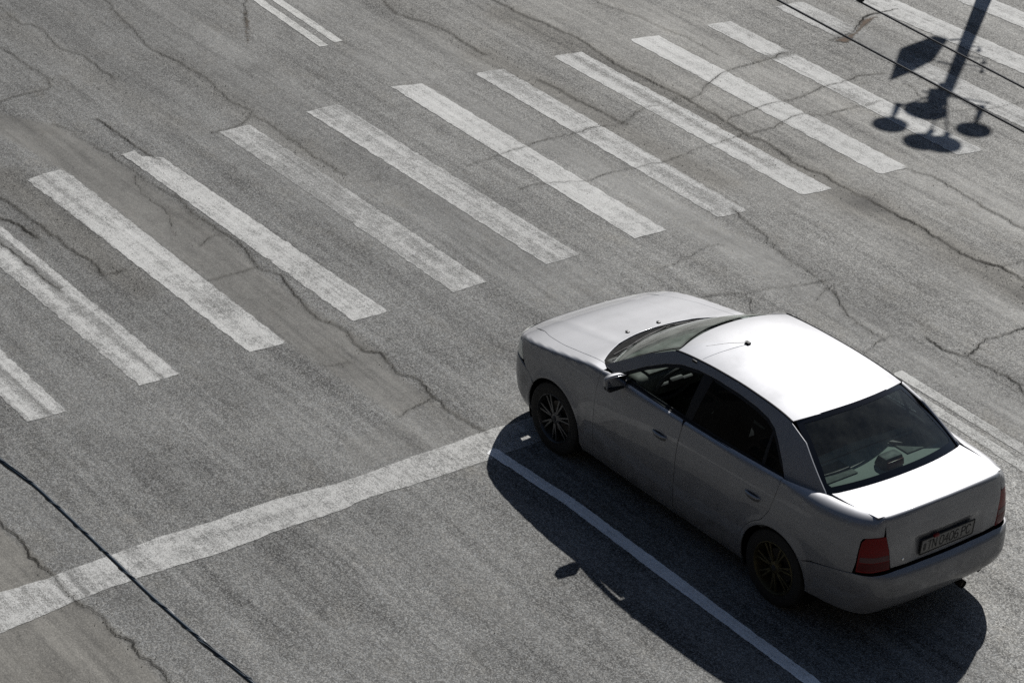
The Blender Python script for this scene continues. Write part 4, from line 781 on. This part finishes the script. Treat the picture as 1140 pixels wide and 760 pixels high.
# --- interior
def seat(x, y, w=.5):
    s = empty('seat', (x, y, .30)); s.parent = car
    m = Mesh(); m.box((.02, 0, .10), (.52, w, .17), rotm('Y', -5), bev=.05, seg=3); m.build('cushion', SEAT, s)
    m = Mesh(); m.box((-.27, 0, .42), (.14, w*.94, .62), rotm('Y', -17), bev=.05, seg=3, taper=(.9, .8)); m.build('backrest', SEAT, s)
    m = Mesh(); m.box((-.385, 0, .80), (.10, .27, .17), rotm('Y', -14), bev=.04, seg=3); m.tube([(-.36, .05, .70), (-.375, .05, .76)], .006, 6); m.tube([(-.36, -.05, .70), (-.375, -.05, .76)], .006, 6); m.build('headrest', SEAT, s)
seat(.10, .36); seat(.10, -.36)
m = Mesh(); m.box((-.80, 0, .44), (.52, 1.26, .18), rotm('Y', -6), bev=.05, seg=3); m.box((-1.13, 0, .72), (.15, 1.24, .58), rotm('Y', -24), bev=.05, seg=3); m.build('rear_bench', SEAT, car)
m = Mesh(); m.box((.72, 0, .86), (.44, 1.36, .20), bev=.06, seg=3); m.box((.66, .36, .955), (.26, .38, .05), bev=.02); m.box((.30, 0, .50), (.9, .20, .24), bev=.04); m.build('dashboard', DASH, car)
m = Mesh(); ring = [Vector((0, math.cos(t)*.185, math.sin(t)*.185)) for t in np.linspace(0, 2*math.pi, 33)]; Rw = rotm('Y', -24); cwh = Vector((.43, .36, .90))
m.tube([cwh+Rw @ q for q in ring], .015, 8, cap=False); m.box(cwh+Rw @ Vector((.01, 0, 0)), (.03, .34, .035), Rw, bev=.01); m.box(cwh+Rw @ Vector((.01, 0, -.01)), (.045, .13, .11), Rw, bev=.02); m.tube([cwh, cwh+Vector((.25, 0, -.10))], .03, 10); m.build('steering_wheel', DARKT, car)
m = Mesh(); m.box((.02, .0, 1.27), (.02, .24, .06), bev=.01); m.V = [(x+.17, y, z+.005) for x, y, z in m.V]; m.build('rear_view_mirror', BLACK, car)
for sg in (1, -1):
    m = Mesh(); m.box((.23, sg*.725, .70), (.88, .05, .50), bev=.015); m.box((.20, sg*.685, .74), (.55, .05, .05), bev=.015); m.box((-.66, sg*.725, .72), (.86, .05, .46), bev=.015); m.build('door_trim', TRIM if sg > 0 else DARKT, car)
    Mesh().box((.23, sg*.748, .952), (.84, .03, .018), bev=.006).build('door_sill_trim', CHROME if False else TRIM, car)
    vs_ = Mesh(); vs_.box((.12, sg*.34, 1.325), (.14, .30, .016), rotm('Y', 12), bev=.006); vs_.build('sun_visor', SHELF, car)
sh = lambda x, y: np.stack([x, y, 1.000+0*x+.02*(-x-1.2)*0], -1)
shelf = panel('parcel_shelf', SHELF, car, [(sh, [(-1.14, .60), (-1.5, .655), (-1.60, .45), (-1.645, 0), (-1.60, -.45), (-1.5, -.655), (-1.14, -.60), (-1.10, 0)], dict(h=.08, lip=.02))])
for y in (.40, -.40):
    k = Mesh(); k.box((-1.345, y, 1.003), (.20, .30, .014), bev=.004); k.build('speaker_cover', simple('speaker_mesh', (.07, .072, .07), .8), shelf)
k = Mesh(); k.box((-1.475, -.03, 1.045), (.13, .20, .085), bev=.02, taper=(.7, .85)); bl_ = k.build('brake_lamp_housing', DARKT, shelf); Mesh().box((-1.538, -.03, 1.04), (.012, .16, .05), rotm('Y', 10), bev=.004).build('brake_lamp', ORANGE, bl_)

# ================================================================== the lamp post beyond the frame whose shadow falls on the crossing
UX, UY = math.cos(RAD(SUN_AZ+180))/math.tan(RAD(SUN_EL)), math.sin(RAD(SUN_AZ+180))/math.tan(RAD(SUN_EL))     # shadow shift per metre of height
def unsh(s, h): return Vector((s[0]-UX*h, s[1]-UY*h, h))
STEEL = simple("post_grey_steel", (.16, .165, .165), .5, .5, .4, var=.15); LAMPG = simple("lamp_glass_white", (.7, .7, .68), .3, 0, .5)
HP = 4.6
top = unsh((1.15, -11.25), HP); pb = Vector((top.x, top.y, 0)); post = empty('street_lamp', pb); tag(post, 'grey steel lamp post with round disc lamps, casting its shadow on the crossing', 'street lamp')
m = Mesh(); m.lathe([(.16, 0), (.16, .25), (.10, .35), (.088, 2.0), (.076, 3.4), (.066, HP), (0, HP+.03)], (0, 0, 0), n=24); m.build('pole', STEEL, post)
for s_, r_, st_ in (((.86, -10.18), .185, (1.47, -10.97)), ((.37, -10.17), .20, (.62, -10.62)), ((.22, -10.30), .20, (.50, -10.70)), ((.33, -10.85), .185, (1.00, -11.72)), ((.94, -10.76), .23, (1.59, -11.56))):
    c = unsh(s_, HP+.15)-pb; h = Mesh(); h.lathe([(0, .06), (r_*.6, .05), (r_, .01), (r_, -.02), (r_*.5, -.04), (0, -.04)], tuple(c), n=32); hd = h.build('lamp_head', STEEL, post)
    q = unsh(st_, HP-.30)-pb; q = c.lerp(q, .62); Mesh().tube([q, q.lerp(c, .45), c+Vector((0, 0, -.03))], [.042, .034, .014], 10).build('stem', STEEL, hd); Mesh().tube([Vector((0, 0, HP-.12)), q.lerp(c, .2)], .013, 8).build('arm', STEEL, post)
c = unsh((1.17, -11.22), HP-.18)-pb; cb = Mesh(); cb.box(c, (.16, .26, .36), rotm('Z', 37), bev=.02); cb.build('junction_box', STEEL, post)
Mesh().tube([unsh(q, HP-.1)-pb for q in ((1.35, -11.10), (.74, -11.50))], .014, 8).build('cross_bar', STEEL, post)
HB = 4.1; bx_ = [unsh(q, HB)-pb for q in ((1.76, -11.02), (2.33, -11.70), (2.42, -12.30), (2.27, -12.36), (1.95, -11.86), (1.83, -11.44))]
V = [q+Vector((0, 0, .05)) for q in bx_]+[q-Vector((0, 0, .05)) for q in bx_]; n = len(bx_); F = [tuple(range(n)), tuple(range(2*n-1, n-1, -1))]+[(i, (i+1) % n, n+(i+1) % n, n+i) for i in range(n)]
lb = Mesh().add(V, F).build('floodlight_box', STEEL, post, smooth=False)
for a_, b_ in (((2.26, -12.38), (2.22, -12.55)), ((1.89, -11.84), (1.62, -11.95))): Mesh().tube([unsh(a_, HB)-pb, unsh(b_, HB)-pb], .016, 8).build('bracket', STEEL, lb)
for a_, b_ in (((1.92, -12.2), (1.67, -12.35)), ((1.80, -12.0), (1.50, -12.15)), ((2.05, -12.4), (1.95, -12.55))):
    a2, b2 = unsh(a_, 3.8)-pb, unsh(b_, 3.8)-pb; Mesh().tube([a2, b2, b2+Vector((0, 0, .12))], [.011, .011, .03], 8).build('insulator', STEEL, post)

# ================================================================== unseen dark buildings added round the junction to block sky light
DBRICK = simple("blocker_dark_brick", (.055, .048, .042), .9, 0, .2, var=.2, scale=3); WGL = simple("window_dark_glass", (.012, .014, .016), .2, 0, .4); FRM = simple("window_frame_brown", (.06, .05, .04), .6)
wg_me = None
def block(name, c, rz, L, Wd, H, label, storeys, cols):
    global wg_me
    b = empty(name, (c[0], c[1], 0), rz); tag(b, label, 'building')
    m = Mesh(); m.box((0, 0, H/2), (Wd, L, H), bev=.0); m.build('wall', DBRICK, b, smooth=False)
    r = Mesh(); r.box((0, 0, H+.3), (Wd+.6, L+.6, .6), bev=.05); r.build('roof', FRM, b)
    for i in range(storeys):
        for j in range(cols):
            p = (Wd/2+.01, -L/2+(j+.5)*L/cols, (i+.55)*H/storeys)
            if wg_me is None: o = Mesh().box((0, 0, 0), (.04, 1.9, 1.6), bev=0).build('window', WGL, b, smooth=False); f = Mesh(); [f.box(q, s, bev=.01) for q, s in (((.03, 0, .84), (.10, 2.1, .1)), ((.03, 0, -.84), (.16, 2.1, .1)), ((.03, 1, 0), (.1, .1, 1.68)), ((.03, -1, 0), (.1, .1, 1.68)), ((.03, 0, 0), (.08, .07, 1.68)))]; f = f.build('frame', FRM, o); wg_me = (o.data, f.data)
            else:
                o = bpy.data.objects.new('window', wg_me[0]); C.objects.link(o); o.parent = b; f = bpy.data.objects.new('frame', wg_me[1]); C.objects.link(f); f.parent = o
            o.location = p
block('sky_blocker_rear', (-17.1-.793*14, 8.3+.609*14), math.atan2(-.609, .793), 74, 16, 21, 'unseen dark building added behind the viewpoint to block sky light', 6, 11)
block('sky_blocker_front', (34, -30), math.atan2(30, -34)+.25, 60, 14, 20, 'unseen dark building added across the junction, ahead of the car, to block sky light', 6, 9)
block('sky_blocker_street', (-42, -28), math.atan2(24, 38), 40, 14, 22, 'unseen dark building added behind the car, down the street, to block sky light', 6, 7)
block('sky_blocker_left', (22, 26), math.atan2(-30, -26), 44, 12, 17, 'unseen dark building added on the far left of the junction to block sky light', 6, 7)
